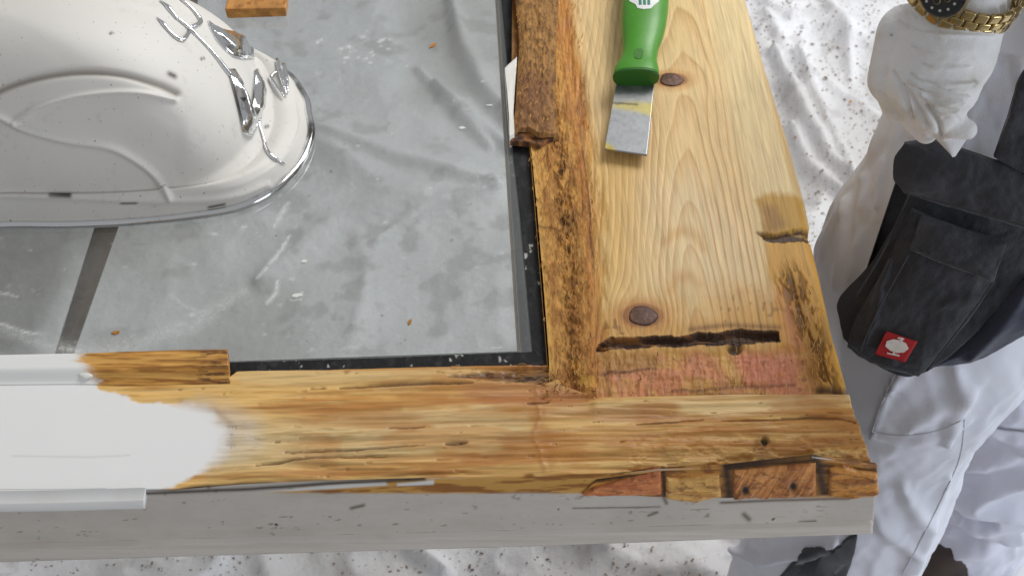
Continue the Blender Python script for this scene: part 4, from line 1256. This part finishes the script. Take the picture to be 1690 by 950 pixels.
def person():
    root = empty('person', (.52, .95, 0), 'person in white work trousers and white glove wearing a gold watch beside the door', 'person')
    def wr_left(U, V, a, P):
        h = .006 * (fbm(a * 1.6 + P[..., 2] * 7, P[..., 2] * 9, 1001) - .5) * 2
        rg = 1 - np.abs(2 * fbm(a * 2.2 + P[..., 2] * 5, P[..., 2] * 15 - a * 1.5, 1007, 3) - 1)
        h = h + .0028 * rg ** 4
        for pts, w, k in (([(1500, 700), (1560, 660), (1600, 640)], 16, .007), ([(1440, 715), (1500, 722), (1560, 706), (1600, 690)], 9, .005), ([(1485, 612), (1462, 655), (1440, 715)], 6, .005),
                          ([(1490, 800), (1520, 860), (1490, 940)], 16, .009), ([(1450, 860), (1500, 900)], 14, .008), ([(1450, 745), (1500, 735), (1560, 720)], 18, .005), ([(1470, 640), (1500, 610)], 10, .006),
                          ([(1400, 330), (1390, 420), (1380, 480)], 11, .006), ([(1430, 290), (1420, 400), (1400, 470)], 10, .006), ([(1460, 260), (1450, 340)], 9, .005), ([(1575, 600), (1590, 650), (1560, 720)], 16, .008),
                          ([(1560, 780), (1530, 860), (1500, 930)], 9, .005), ([(1200, 905), (1260, 925), (1340, 905), (1380, 890)], 9, .010)):
            h += k * stroke(U, V, pts, w, .5)
        return h
    Pl, Dl = loft(LEFT_ST, 300, 200, wr_left, None)
    U, V = proj(Pl)
    C = np.ones(Pl.shape) * lin(222, 223, 232)
    C = mixc(C, lin(190, 180, 164), .45 * ss(.5, .8, fbm(U / 60, V / 60, 1003)) * ss(560, 380, V))
    C = mixc(C, lin(150, 148, 148), .55 * poly(U, V, [(1385, 520), (1480, 605), (1440, 720), (1430, 740), (1385, 640)], 8))  # shaded left side of the leg painted as greyer cloth
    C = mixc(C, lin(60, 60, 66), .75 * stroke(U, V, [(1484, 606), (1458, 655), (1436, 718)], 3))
    C = mixc(C, lin(190, 168, 120), .35 * stroke(U, V, [(1420, 350), (1424, 364)], 7))
    patchm = poly(U + 5 * (fbm(U / 20, V / 20, 5) - .5), V, [(1330, 905), (1352, 906), (1376, 905), (1398, 884), (1416, 878), (1412, 905), (1398, 960), (1360, 1010), (1270, 1000), (1300, 955)], 4)
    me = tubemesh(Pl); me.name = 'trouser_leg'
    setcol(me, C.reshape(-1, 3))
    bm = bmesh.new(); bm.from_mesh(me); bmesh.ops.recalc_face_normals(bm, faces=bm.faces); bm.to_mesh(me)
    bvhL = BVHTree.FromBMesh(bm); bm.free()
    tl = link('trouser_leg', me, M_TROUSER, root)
    tl['label'] = 'front leg of the white trousers with stitched knee panel'
    def wr_right(U, V, a, P):
        h = .007 * (fbm(a * 1.5 + P[..., 2] * 6, P[..., 2] * 10, 1011) - .5) * 2
        rg = 1 - np.abs(2 * fbm(a * 1.8 + P[..., 2] * 4, P[..., 2] * 18 - a * 1.2, 1017, 3) - 1)
        h = h + .005 * rg ** 4
        for pts, w, k in (([(1562, 800), (1610, 830), (1690, 840)], 13, .016), ([(1620, 815), (1650, 795), (1700, 770)], 15, .016), ([(1590, 850), (1620, 862), (1690, 855)], 12, .013), ([(1585, 905), (1620, 900), (1680, 875)], 13, .013),
                          ([(1575, 768), (1640, 758), (1700, 740)], 12, .009), ([(1600, 720), (1690, 745)], 10, -.006), ([(1560, 870), (1620, 890), (1690, 895)], 9, -.010), ([(1555, 820), (1600, 846), (1640, 850)], 8, -.012)):
            h += 1.35 * k * stroke(U, V, pts, w, .4)
        return h
    Pr, Dr = loft(RIGHT_ST, 260, 180, wr_right, None)
    U, V = proj(Pr)
    C = np.ones(Pr.shape) * lin(222, 223, 234)
    C = mixc(C, lin(40, 40, 46), .9 * stroke(U, V, smooth([(1598, 675), (1620, 694), (1650, 706), (1700, 711)], 30), 2.6))
    me = tubemesh(Pr); me.name = 'trouser_leg'
    setcol(me, C.reshape(-1, 3))
    link('trouser_leg', me, M_TROUSER, root)['label'] = 'rear leg of the white trousers bunched in folds above the shoe'
    # shoes
    def shoe(x, y, ang):
        n, seg = 26, 22
        rows = []
        for i in range(n):
            t = i / (n - 1)
            l = -.10 + .27 * t
            w = (.036 + .012 * math.sin(math.pi * min(1, t * 1.25))) * (1 - max(0, t - .78) ** 1.6 * 9 * .9) * (1 - max(0, .12 - t) * 3)
            hgt = .085 * (1 - ss(.30, .62, np.array(t))) + .052 * (1 - ss(.8, 1.02, np.array(t)) * .6)
            for k in range(seg):
                b = 2 * math.pi * k / seg
                yy = w * np.sign(math.cos(b)) * abs(math.cos(b)) ** .7
                zz = max(0, math.sin(b)) ** .8 * float(hgt) * .8
                rows.append((x + l * math.cos(ang) - yy * math.sin(ang), y + l * math.sin(ang) + yy * math.cos(ang), .014 + zz))
        f = gridfaces(seg, n, True).tolist() + [list(range(seg))[::-1], [(n - 1) * seg + i for i in range(seg)]]
        s = link('shoe', mesh('shoe', rows, f), M_SHOE, root)
        so = [(r[0] * 1.0, r[1], .004 + (0.016 if r[2] > .016 else 0)) for r in rows]
        link('sole', mesh('sole', so, f), M_BLACKF, s)
    shoe(Dr[-1, 0] - .055, Dr[-1, 1] - .030, math.pi + .30)
    shoe(Dl[-1, 0] - .03, Dl[-1, 1], math.pi + .1)
    # dark reinforcement on the shin
    def on_leg(U, V, lift):
        P = np.zeros(U.shape + (3,)); Nn = np.zeros(U.shape + (3,))
        last = None
        for i in range(U.shape[0]):
            for j in range(U.shape[1]):
                l, no, k, d = bvhL.ray_cast(Vector(CAM), Vector(ray(U[i, j], V[i, j])).normalized())
                if l is None:
                    if last is None: l, no = Vector(CAM + 1.4 * ray(U[i, j], V[i, j])), Vector((0, -1, 0))
                    else: l, no = last
                last = (l, no)
                P[i, j], Nn[i, j] = l, no
        return P + Nn * lift
    U, V = coons([(1331, 906), (1352, 905), (1376, 907), (1400, 884), (1415, 879)], [(1240, 1010), (1300, 1015), (1380, 1000)], 30, 26, None, [(1415, 879), (1410, 910), (1396, 950), (1380, 1000)])
    P = on_leg(U, V, .003)
    patch('knee_patch', U, V, lambda u, v: P, (0, -1, 0), np.zeros(U.shape), .002, None, M_BLACKF, root)
    # seam threads
    def thread(pts, m=M_WTHREAD, r=.0006, lift=.0002):
        q = smooth(pts, 40)
        Pp = on_leg(q[None, :, 0], q[None, :, 1], lift)[0]
        tube('seam', Pp, r, m, tl, 6)
    thread([(1440, 712), (1475, 718), (1520, 716), (1560, 706), (1592, 690)])
    thread([(1484, 606), (1460, 655), (1440, 712)])
    thread([(1592, 690), (1585, 750), (1560, 810), (1520, 890), (1490, 945)], r=.0007)

    # ---- holster pocket: slabs hung on the thigh, each in front of the other
    def plane_map(d0):
        n = np.array([-.30, -.80, .52]); n /= np.linalg.norm(n)
        p0 = CAM + ray(np.array(1540.), np.array(430.)) * d0
        def mp(U, V):
            d = ray(U, V)
            t = ((p0 - CAM) @ n) / (d @ n)
            return CAM + d * t[..., None]
        return mp, n
    hp = empty('holster_pocket', (.42, .80, .75), None, None); hp.parent = root; hp.matrix_parent_inverse = Matrix.Translation(root.location).inverted()
    def slab(name, topl, bot, d0, thick, m, parent, puff=.004, left=None, right=None, nu=60, nv=60, seed=0, folds=()):
        sm = lambda p: None if p is None else (smooth(p, 60) if len(p) > 2 else p)
        U, V = coons(sm(topl), sm(bot), nu, nv, sm(left), sm(right))
        e0 = np.minimum(np.minimum(np.linspace(0, 1, nu), 1 - np.linspace(0, 1, nu))[None, :], np.minimum(np.linspace(0, 1, nv), 1 - np.linspace(0, 1, nv))[:, None])
        U = U + 3.0 * (fbm(U / 26, V / 26, 1150 + seed) - .5); V = V + 3.0 * (fbm(U / 24, V / 24, 1160 + seed) - .5)
        mp, n = plane_map(d0)
        a = np.linspace(0, 1, nu)[None, :]; b = np.linspace(0, 1, nv)[:, None]
        e = np.minimum(np.minimum(a, 1 - a), np.minimum(b, 1 - b))
        h = puff * np.sqrt(ss(0, .34, e)) + .006 * (fbm(U / 46, V / 46, 1100 + seed) - .5) + .0016 * (fbm(U / 12, V / 12, 1130 + seed) - .5)
        for pts, w, k in folds:
            h = h + k * stroke(U, V, pts, w, .5)
        return patch(name, U, V, mp, n, h, thick, None, m, parent)
    D0 = 1.185
    slab('side_pouch', [(1640, 455), (1700, 420), (1760, 400)], [(1538, 606), (1620, 592), (1760, 510)], D0 + .03, .03, M_NAVYF, hp, .016, [(1640, 455), (1590, 530), (1538, 606)], None, 60, 60, 1,
         [([(1600, 590), (1660, 520), (1700, 450)], 14, .008)])
    slab('back_panel', [(1500, 236), (1540, 246), (1620, 262), (1720, 285)], [(1392, 560), (1440, 600), (1510, 620), (1600, 560), (1720, 420)], D0 + .012, .014, M_BLACKF, hp, .004,
         [(1500, 236), (1478, 262), (1476, 300), (1500, 322), (1440, 430), (1385, 492), (1386, 530), (1392, 560)], None, 80, 80, 2)
    slab('pouch', [(1506, 345), (1560, 370), (1655, 400)], [(1398, 572), (1440, 600), (1516, 622)], D0, .012, M_BLACKF, hp, .007, [(1506, 345), (1460, 440), (1410, 530), (1398, 572)], [(1655, 400), (1640, 462), (1590, 540), (1516, 622)], 70, 70, 3,
         [([(1455, 480), (1430, 560)], 8, .003), ([(1470, 430), (1440, 500)], 6, .003), ([(1560, 500), (1620, 490)], 12, .003)])
    slab('pocket_flap', [(1520, 358), (1580, 376), (1662, 402)], [(1502, 412), (1570, 440), (1640, 466)], D0 - .014, .008, M_BLACKF, hp, .004, None, None, 60, 30, 4)
    slab('top_flap', [(1492, 238), (1540, 232), (1600, 252), (1720, 290)], [(1490, 318), (1560, 340), (1640, 362), (1720, 386)], D0 - .016, .010, M_BLACKF, hp, .006, [(1492, 238), (1476, 262), (1476, 295), (1490, 318)], None, 80, 40, 5)
    slab('waist_panel', [(1660, 205), (1690, 120), (1760, 60)], [(1640, 260), (1690, 285), (1760, 300)], D0 - .02, .012, M_BLACKF, hp, .003, None, None, 40, 40, 6)
    def onslab(u, v, d): return plane_map(d)[0](np.array(u, float), np.array(v, float))
    for pts, d in (([(1530, 612), (1570, 560), (1612, 505), (1640, 464)], D0 - .010), ([(1404, 570), (1442, 596), (1512, 614)], D0 - .009), ([(1506, 410), (1570, 436), (1636, 460)], D0 - .020), ([(1500, 322), (1460, 410), (1412, 490)], D0 - .003),
                   ([(1492, 318), (1560, 336), (1640, 358), (1700, 376)], D0 - .024), ([(1418, 580), (1450, 510), (1500, 420)], D0 - .009)):
        q = smooth(pts, 30)
        tube('stitching', onslab(q[:, 0], q[:, 1], d), .0008, M_THREAD, hp, 6)
    # red patch with the white bird
    mp, nn = plane_map(D0 - .0095)
    U, V = coons([(1463, 547), (1514, 564)], [(1444, 584), (1494, 597)], 12, 12)
    lg = patch('logo_patch', U, V, mp, nn, .0008 * np.ones(U.shape), .002, None, M_RED, hp)
    mp2, _ = plane_map(D0 - .0112)
    def emb(outline):
        q = np.array(outline, float)
        P = mp2(q[:, 0], q[:, 1])
        n = len(P)
        me = mesh('bird_emblem', np.vstack([P, P - nn * .0012]), [list(range(n))] + [[i, n + i, n + (i + 1) % n, (i + 1) % n] for i in range(n)])
        bm = bmesh.new(); bm.from_mesh(me); bmesh.ops.triangulate(bm, faces=[f for f in bm.faces if len(f.verts) > 4]); bmesh.ops.recalc_face_normals(bm, faces=bm.faces); bm.to_mesh(me); bm.free()
        o = link('bird_emblem', me, M_EMBL, root, False)
        return o
    parts = []
    t = np.linspace(0, 2 * np.pi, 30, endpoint=False)
    eu, ev = 19 * np.cos(t) * (1 + .05 * np.cos(7 * t)), 10.5 * np.sin(t) * (1 + .05 * np.cos(9 * t))
    body = np.stack([1480 + eu * .97 - ev * .25, 571 + eu * .22 + ev * .97], 1)
    neck = [(1484, 564), (1486, 559), (1481, 558.5), (1482, 556.5), (1489, 557), (1493, 559.5), (1490, 561), (1488, 565)]
    legs = [(1474, 579), (1478, 580), (1476.5, 583.5), (1485, 586), (1484, 588), (1475, 586), (1464, 583.5), (1463.5, 581.5), (1473.5, 583.5)]
    for ol in (body, neck, legs):
        parts.append(emb(ol))
    for p in parts:
        p.parent = hp
        p.matrix_parent_inverse = Matrix.Translation(hp.location).inverted()

    # ---- gloved left hand: one closed surface
    caps = [  # (u, v, depth) -> (u, v, depth), radii px
        ((1592, -70, 1.040), (1590, 0, 1.045), 76, 76), ((1590, 0, 1.045), (1560, 85, 1.050), 76, 84), ((1560, 70, 1.052), (1532, 130, 1.055), 88, 72),
        ((1500, 60, 1.060), (1478, 130, 1.070), 54, 46), ((1540, 120, 1.050), (1550, 175, 1.050), 66, 46), ((1580, 60, 1.045), (1560, 140, 1.045), 70, 58),
        ((1480, 125, 1.070), (1486, 172, 1.080), 44, 32), ((1500, 150, 1.066), (1510, 190, 1.076), 36, 24),     # index, folded under
        ((1520, 160, 1.060), (1536, 206, 1.066), 34, 23),                                                     # middle
        ((1545, 165, 1.054), (1560, 214, 1.060), 32, 20),                                                     # ring
        ((1560, 168, 1.048), (1576, 208, 1.050), 30, 22), ((1576, 208, 1.050), (1596, 214, 1.046), 22, 17),   # little finger bent back
        ((1486, 170, 1.080), (1528, 218, 1.084), 26, 20)]                                                     # thumb across below
    bm = bmesh.new()
    for (a, b, ra, rb) in caps:
        A, B = atd(np.array(float(a[0])), np.array(float(a[1])), a[2]), atd(np.array(float(b[0])), np.array(float(b[1])), b[2])
        ra, rb = ra * a[2] / F, rb * b[2] / F
        for i in range(7):
            t = i / 6
            c, r = A * (1 - t) + B * t, ra * (1 - t) + rb * t
            bmesh.ops.create_icosphere(bm, subdivisions=3, radius=r, matrix=Matrix.Translation(Vector(c)))
    tmp = bpy.data.meshes.new('tmp'); bm.to_mesh(tmp); bm.free()
    to = bpy.data.objects.new('tmp', tmp); COL.objects.link(to)
    md = to.modifiers.new('r', 'REMESH'); md.mode = 'VOXEL'; md.voxel_size = .0012
    sm = to.modifiers.new('s', 'SMOOTH'); sm.factor = .5; sm.iterations = 9
    dg = bpy.context.evaluated_depsgraph_get()
    me = bpy.data.meshes.new_from_object(to.evaluated_get(dg))
    bpy.data.objects.remove(to)
    me.name = 'glove'
    n = len(me.vertices)
    co = np.zeros(n * 3); me.vertices.foreach_get('co', co); co = co.reshape(-1, 3)
    no = np.zeros(n * 3); me.vertex_normals.foreach_get('vector', no); no = no.reshape(-1, 3)
    U, V = proj(co)
    vis = ss(-.05, .2, (no * (CAM - co)).sum(1))
    h = np.zeros(n)
    for pts, w, k in (([(1484, 32), (1510, 50), (1545, 57), (1640, 60)], 3, .0012), ([(1505, 75), (1540, 88), (1585, 100)], 3, .0010), ([(1525, 104), (1560, 112), (1602, 110)], 3.2, .0020), ([(1505, 120), (1535, 135), (1570, 140), (1612, 136)], 3.4, .0026),
                      ([(1500, 134), (1530, 148), (1570, 157), (1598, 158)], 3.4, .0028), ([(1520, 156), (1550, 172), (1590, 166)], 3.2, .0024), ([(1540, 178), (1565, 188), (1585, 180)], 3, .0020), ([(1570, 150), (1605, 146), (1608, 132)], 3, .0018),
                      ([(1487, 10), (1500, 20), (1512, 32)], 3, .0012), ([(1545, 168), (1580, 176), (1596, 166)], 2.6, .0016)):
        h += 1.1 * k * stroke(U, V, smooth(pts, 24), w, .5)
    for pts, w, k in (([(1475, 120), (1492, 160), (1506, 198)], 4, -.0050), ([(1490, 140), (1510, 172), (1530, 210)], 4, -.0050), ([(1530, 175), (1548, 205), (1552, 226)], 4, -.0044), ([(1556, 196), (1572, 190), (1584, 198)], 3, -.0016),
                      ([(1515, 145), (1545, 160), (1585, 165)], 2.4, -.0014), ([(1520, 128), (1560, 148), (1605, 147)], 2.4, -.0014)):
        h += k * stroke(U, V, smooth(pts, 24), w, .4)
    h += .0013 * (fbm(U / 22, V / 14, 1201) - .5)
    co = co + no * (h * vis)[:, None]
    me.vertices.foreach_set('co', co.ravel())
    me.update()
    C = np.ones((n, 3)) * lin(240, 239, 238)
    C = mixc(C, lin(90, 84, 78), .8 * (stroke(U, V, [(1470, 58), (1472, 58)], 1.8) + stroke(U, V, [(1459, 12), (1461, 12)], 2)).clip(0, 1) * vis)
    setcol(me, C)
    link('glove', me, M_GLOVE, root)
    # empty fingertip / rag corner hanging below
    U, V = coons([(1512, 196), (1560, 205), (1606, 214)], [(1566, 252), (1571, 258), (1577, 258)], 24, 24)
    dd = 1.062 + .006 * (V - 200) / 50
    P = atd(U, V, dd)
    b = np.linspace(0, 1, 24)[:, None]
    C = np.ones(U.shape + (3,)) * lin(226, 224, 224)
    patch('glove_fingertip', U, V, lambda u, v: P, (-.2, -.8, .5), .004 * np.sin(np.pi * np.linspace(0, 1, 24))[None, :] * np.ones(U.shape), .004, C, M_GLOVE, root)

    # ---- wristwatch
    w0 = empty('wristwatch', tuple(atd(np.array(1590.), np.array(-24.), 1.035)), None, None); w0.parent = root; w0.matrix_parent_inverse = Matrix.Translation(root.location).inverted()
    c = np.array(w0.location)
    ax = np.array([.22, -.12, 1.0]); ax /= np.linalg.norm(ax)
    e1 = RGT - (RGT @ ax) * ax; e1 /= np.linalg.norm(e1)
    e2 = np.cross(ax, e1)      # away from the camera
    ra, rb = .0400, .0385
    def ringpt(t, r=1.0): return c + e1 * ra * r * math.cos(t) + e2 * rb * r * math.sin(t)
    def linkbox(t, dz, wz, dt, lift):
        p = ringpt(t, 1.0)
        rad = e1 * math.cos(t) / ra + e2 * math.sin(t) / rb; rad = rad / np.linalg.norm(rad)
        tan = np.cross(ax, rad)
        bm = bmesh.new(); bmesh.ops.create_cube(bm, size=1)
        bmesh.ops.bevel(bm, geom=bm.edges[:], offset=.16, segments=2, profile=.6, affect='EDGES')
        for q in bm.verts:
            v = p + tan * q.co.x * dt + ax * (dz + q.co.y * wz) + rad * (q.co.z * .0036 + lift)
            q.co = Vector(v)
        me = bpy.data.meshes.new('bracelet_link'); bm.to_mesh(me); bm.free()
        link('bracelet_link', me, M_GOLD, w0)
    t0, n = math.radians(-102), 15
    dt = 2 * math.pi * .0385 / 26
    for i in range(-8, 13):
        t = t0 + (i + .5) * 2 * math.pi / 26 + math.radians(22)
        linkbox(t, -.0068, .0076, dt * .93, .002)
        linkbox(t + .12, 0, .0062, dt * .93, .0024)
        linkbox(t, .0068, .0076, dt * .93, .002)
    td = math.radians(-131)
    pc = ringpt(td, 1.0)
    rad = e1 * math.cos(td) + e2 * math.sin(td); rad /= np.linalg.norm(rad)
    rad = rad + .25 * ax; rad /= np.linalg.norm(rad)
    pc = pc + rad * .004 + ax * .0155
    q1 = np.cross(rad, ax); q1 /= np.linalg.norm(q1); q2 = np.cross(rad, q1)
    def disc(name, r, h0, h1, m, off=(0, 0), seg=40, bev=.0):
        a = np.linspace(0, 2 * np.pi, seg, endpoint=False)
        o = pc + q1 * off[0] + q2 * off[1]
        cir = lambda rr, hh: o + rr * (np.cos(a)[:, None] * q1 + np.sin(a)[:, None] * q2) + rad * hh
        v = np.vstack([cir(r, h0), cir(r, h1 - bev), cir(r - bev, h1)])
        f = gridfaces(seg, 3, True).tolist() + [list(range(seg))[::-1], [2 * seg + i for i in range(seg)]]
        me = mesh(name, v, f)
        bm = bmesh.new(); bm.from_mesh(me); bmesh.ops.recalc_face_normals(bm, faces=bm.faces); bm.to_mesh(me); bm.free()
        return link(name, me, m, w0, False)
    disc('watch_case', .0172, -.006, .0035, M_GOLD, bev=.0012)
    disc('bezel', .0168, .0035, .0060, M_DIAL, bev=.0016)
    disc('watch_dial', .0135, .0055, .0064, M_DIAL)
    for k in range(12):
        a = k * math.pi / 6
        disc('hour_mark', .0010, .0060, .0068, M_MARK, (.0113 * math.cos(a), .0113 * math.sin(a)), 8)
    for off in ((.005, 0), (-.005, 0), (0, .0055)):
        disc('sub_dial', .0030, .0060, .0067, M_GOLD, off, 24, .0006)
        disc('sub_dial', .0022, .0066, .0069, M_DIAL, off, 24)

    # ---- jacket: hem behind the hand, sleeve of the near arm; mostly above the picture
    def wj(U, V, a, P): return .010 * (fbm(a * 2, P[..., 2] * 7, 1301) - .5) + .006 * (fbm(a * 5, P[..., 2] * 14, 1303) - .5)
    def stack(rings, m, name, seg=60, rows=60):
        D = smooth(rings, rows)
        a = np.linspace(0, 2 * np.pi, seg, endpoint=False)
        X = D[:, None, 0] + D[:, None, 3] * np.cos(a); Y = D[:, None, 1] + D[:, None, 4] * np.sin(a); Zz = np.repeat(D[:, 2:3], seg, 1)
        Pm = np.stack([X, Y, Zz], -1)
        hh = wj(0, 0, np.repeat(a[None], rows, 0), Pm)
        Pm[..., 0] += np.cos(a) * hh; Pm[..., 1] += np.sin(a) * hh
        me = tubemesh(Pm); me.name = name
        setcol(me, np.ones((rows * seg, 3)) * lin(206, 204, 204))
        return link(name, me, m, root)
    stack([(.66, 1.00, .93, .165, .19), (.66, 1.00, 1.05, .17, .20), (.65, 1.0, 1.25, .16, .20), (.62, .99, 1.42, .15, .22), (.60, .98, 1.52, .12, .20), (.60, .98, 1.57, .06, .07)], M_TROUSER, 'jacket')
    wr = atd(np.array(1592.), np.array(-70.), 1.033)
    tube('sleeve', [wr + np.array([.004, 0, .02]), wr + np.array([.06, -.005, .12]), wr + np.array([.14, .0, .22]), np.array([.60, .80, 1.44]), np.array([.62, .88, 1.50])], [.038, .048, .058, .068, .075], M_GLOVE_PLAIN, root, 24, n=40)
    tube('sleeve', [np.array([.64, 1.13, 1.50]), np.array([.645, 1.17, 1.44]), np.array([.665, 1.205, 1.22]), np.array([.62, 1.18, .985])], [.085, .075, .062, .052], M_GLOVE_PLAIN, root, 24, n=40)
    # body inside the clothes: one continuous skinned figure
    hip = np.array([.64, 1.0, .95])
    sk = {'pel': hip, 'lk': np.r_[Dl[170, :2], Dl[170, 2]], 'la': np.array([Dl[-1, 0], Dl[-1, 1], .09]), 'lh': np.array([.56, .94, .88]), 'rh': np.array([.66, 1.05, .88]),
          'rk': np.array([.66, 1.05, .48]), 'ra': np.array([Dr[-1, 0], Dr[-1, 1], .09]), 'ch': np.array([.62, .99, 1.38]), 'nk': np.array([.59, .98, 1.58]), 'hd': np.array([.55, .98, 1.68]), 'ht': np.array([.55, .98, 1.76]),
          'sh': np.array([.62, .86, 1.47]), 'el': np.array(wr) + [.14, .0, .22], 'wr': np.array(wr), 'rs': np.array([.64, 1.16, 1.47]), 're': np.array([.66, 1.2, 1.22]), 'rw': np.array([.62, 1.18, 1.02])}
    rad = dict(pel=.09, lk=.045, la=.035, lh=.065, rh=.065, rk=.045, ra=.035, ch=.10, nk=.05, hd=.085, ht=.07, sh=.05, el=.038, wr=.028, rs=.05, re=.038, rw=.028)
    ks = list(sk)
    ed = [('pel', 'lh'), ('lh', 'lk'), ('lk', 'la'), ('pel', 'rh'), ('rh', 'rk'), ('rk', 'ra'), ('pel', 'ch'), ('ch', 'nk'), ('nk', 'hd'), ('hd', 'ht'), ('ch', 'sh'), ('sh', 'el'), ('el', 'wr'), ('ch', 'rs'), ('rs', 're'), ('re', 'rw')]
    bmh = bmesh.new()
    for a, b in ed:
        for i in range(9):
            t = i / 8
            bmesh.ops.create_icosphere(bmh, subdivisions=2, radius=rad[a] * (1 - t) + rad[b] * t, matrix=Matrix.Translation(Vector(sk[a] * (1 - t) + sk[b] * t)))
    tmp = bpy.data.meshes.new('tmp'); bmh.to_mesh(tmp); bmh.free()
    to = bpy.data.objects.new('tmp', tmp); COL.objects.link(to)
    md = to.modifiers.new('r', 'REMESH'); md.mode = 'VOXEL'; md.voxel_size = .008
    sm = to.modifiers.new('s', 'SMOOTH'); sm.factor = .5; sm.iterations = 5
    me = bpy.data.meshes.new_from_object(to.evaluated_get(bpy.context.evaluated_depsgraph_get()))
    bpy.data.objects.remove(to)
    me.name = 'body'
    link('body', me, M_SKIN, root)
M_GLOVE_PLAIN = mat('white_jacket_cloth', lin(206, 204, 204), rough=.85, var=.06, vscale=20, bump=.3, bscale=900)
person()
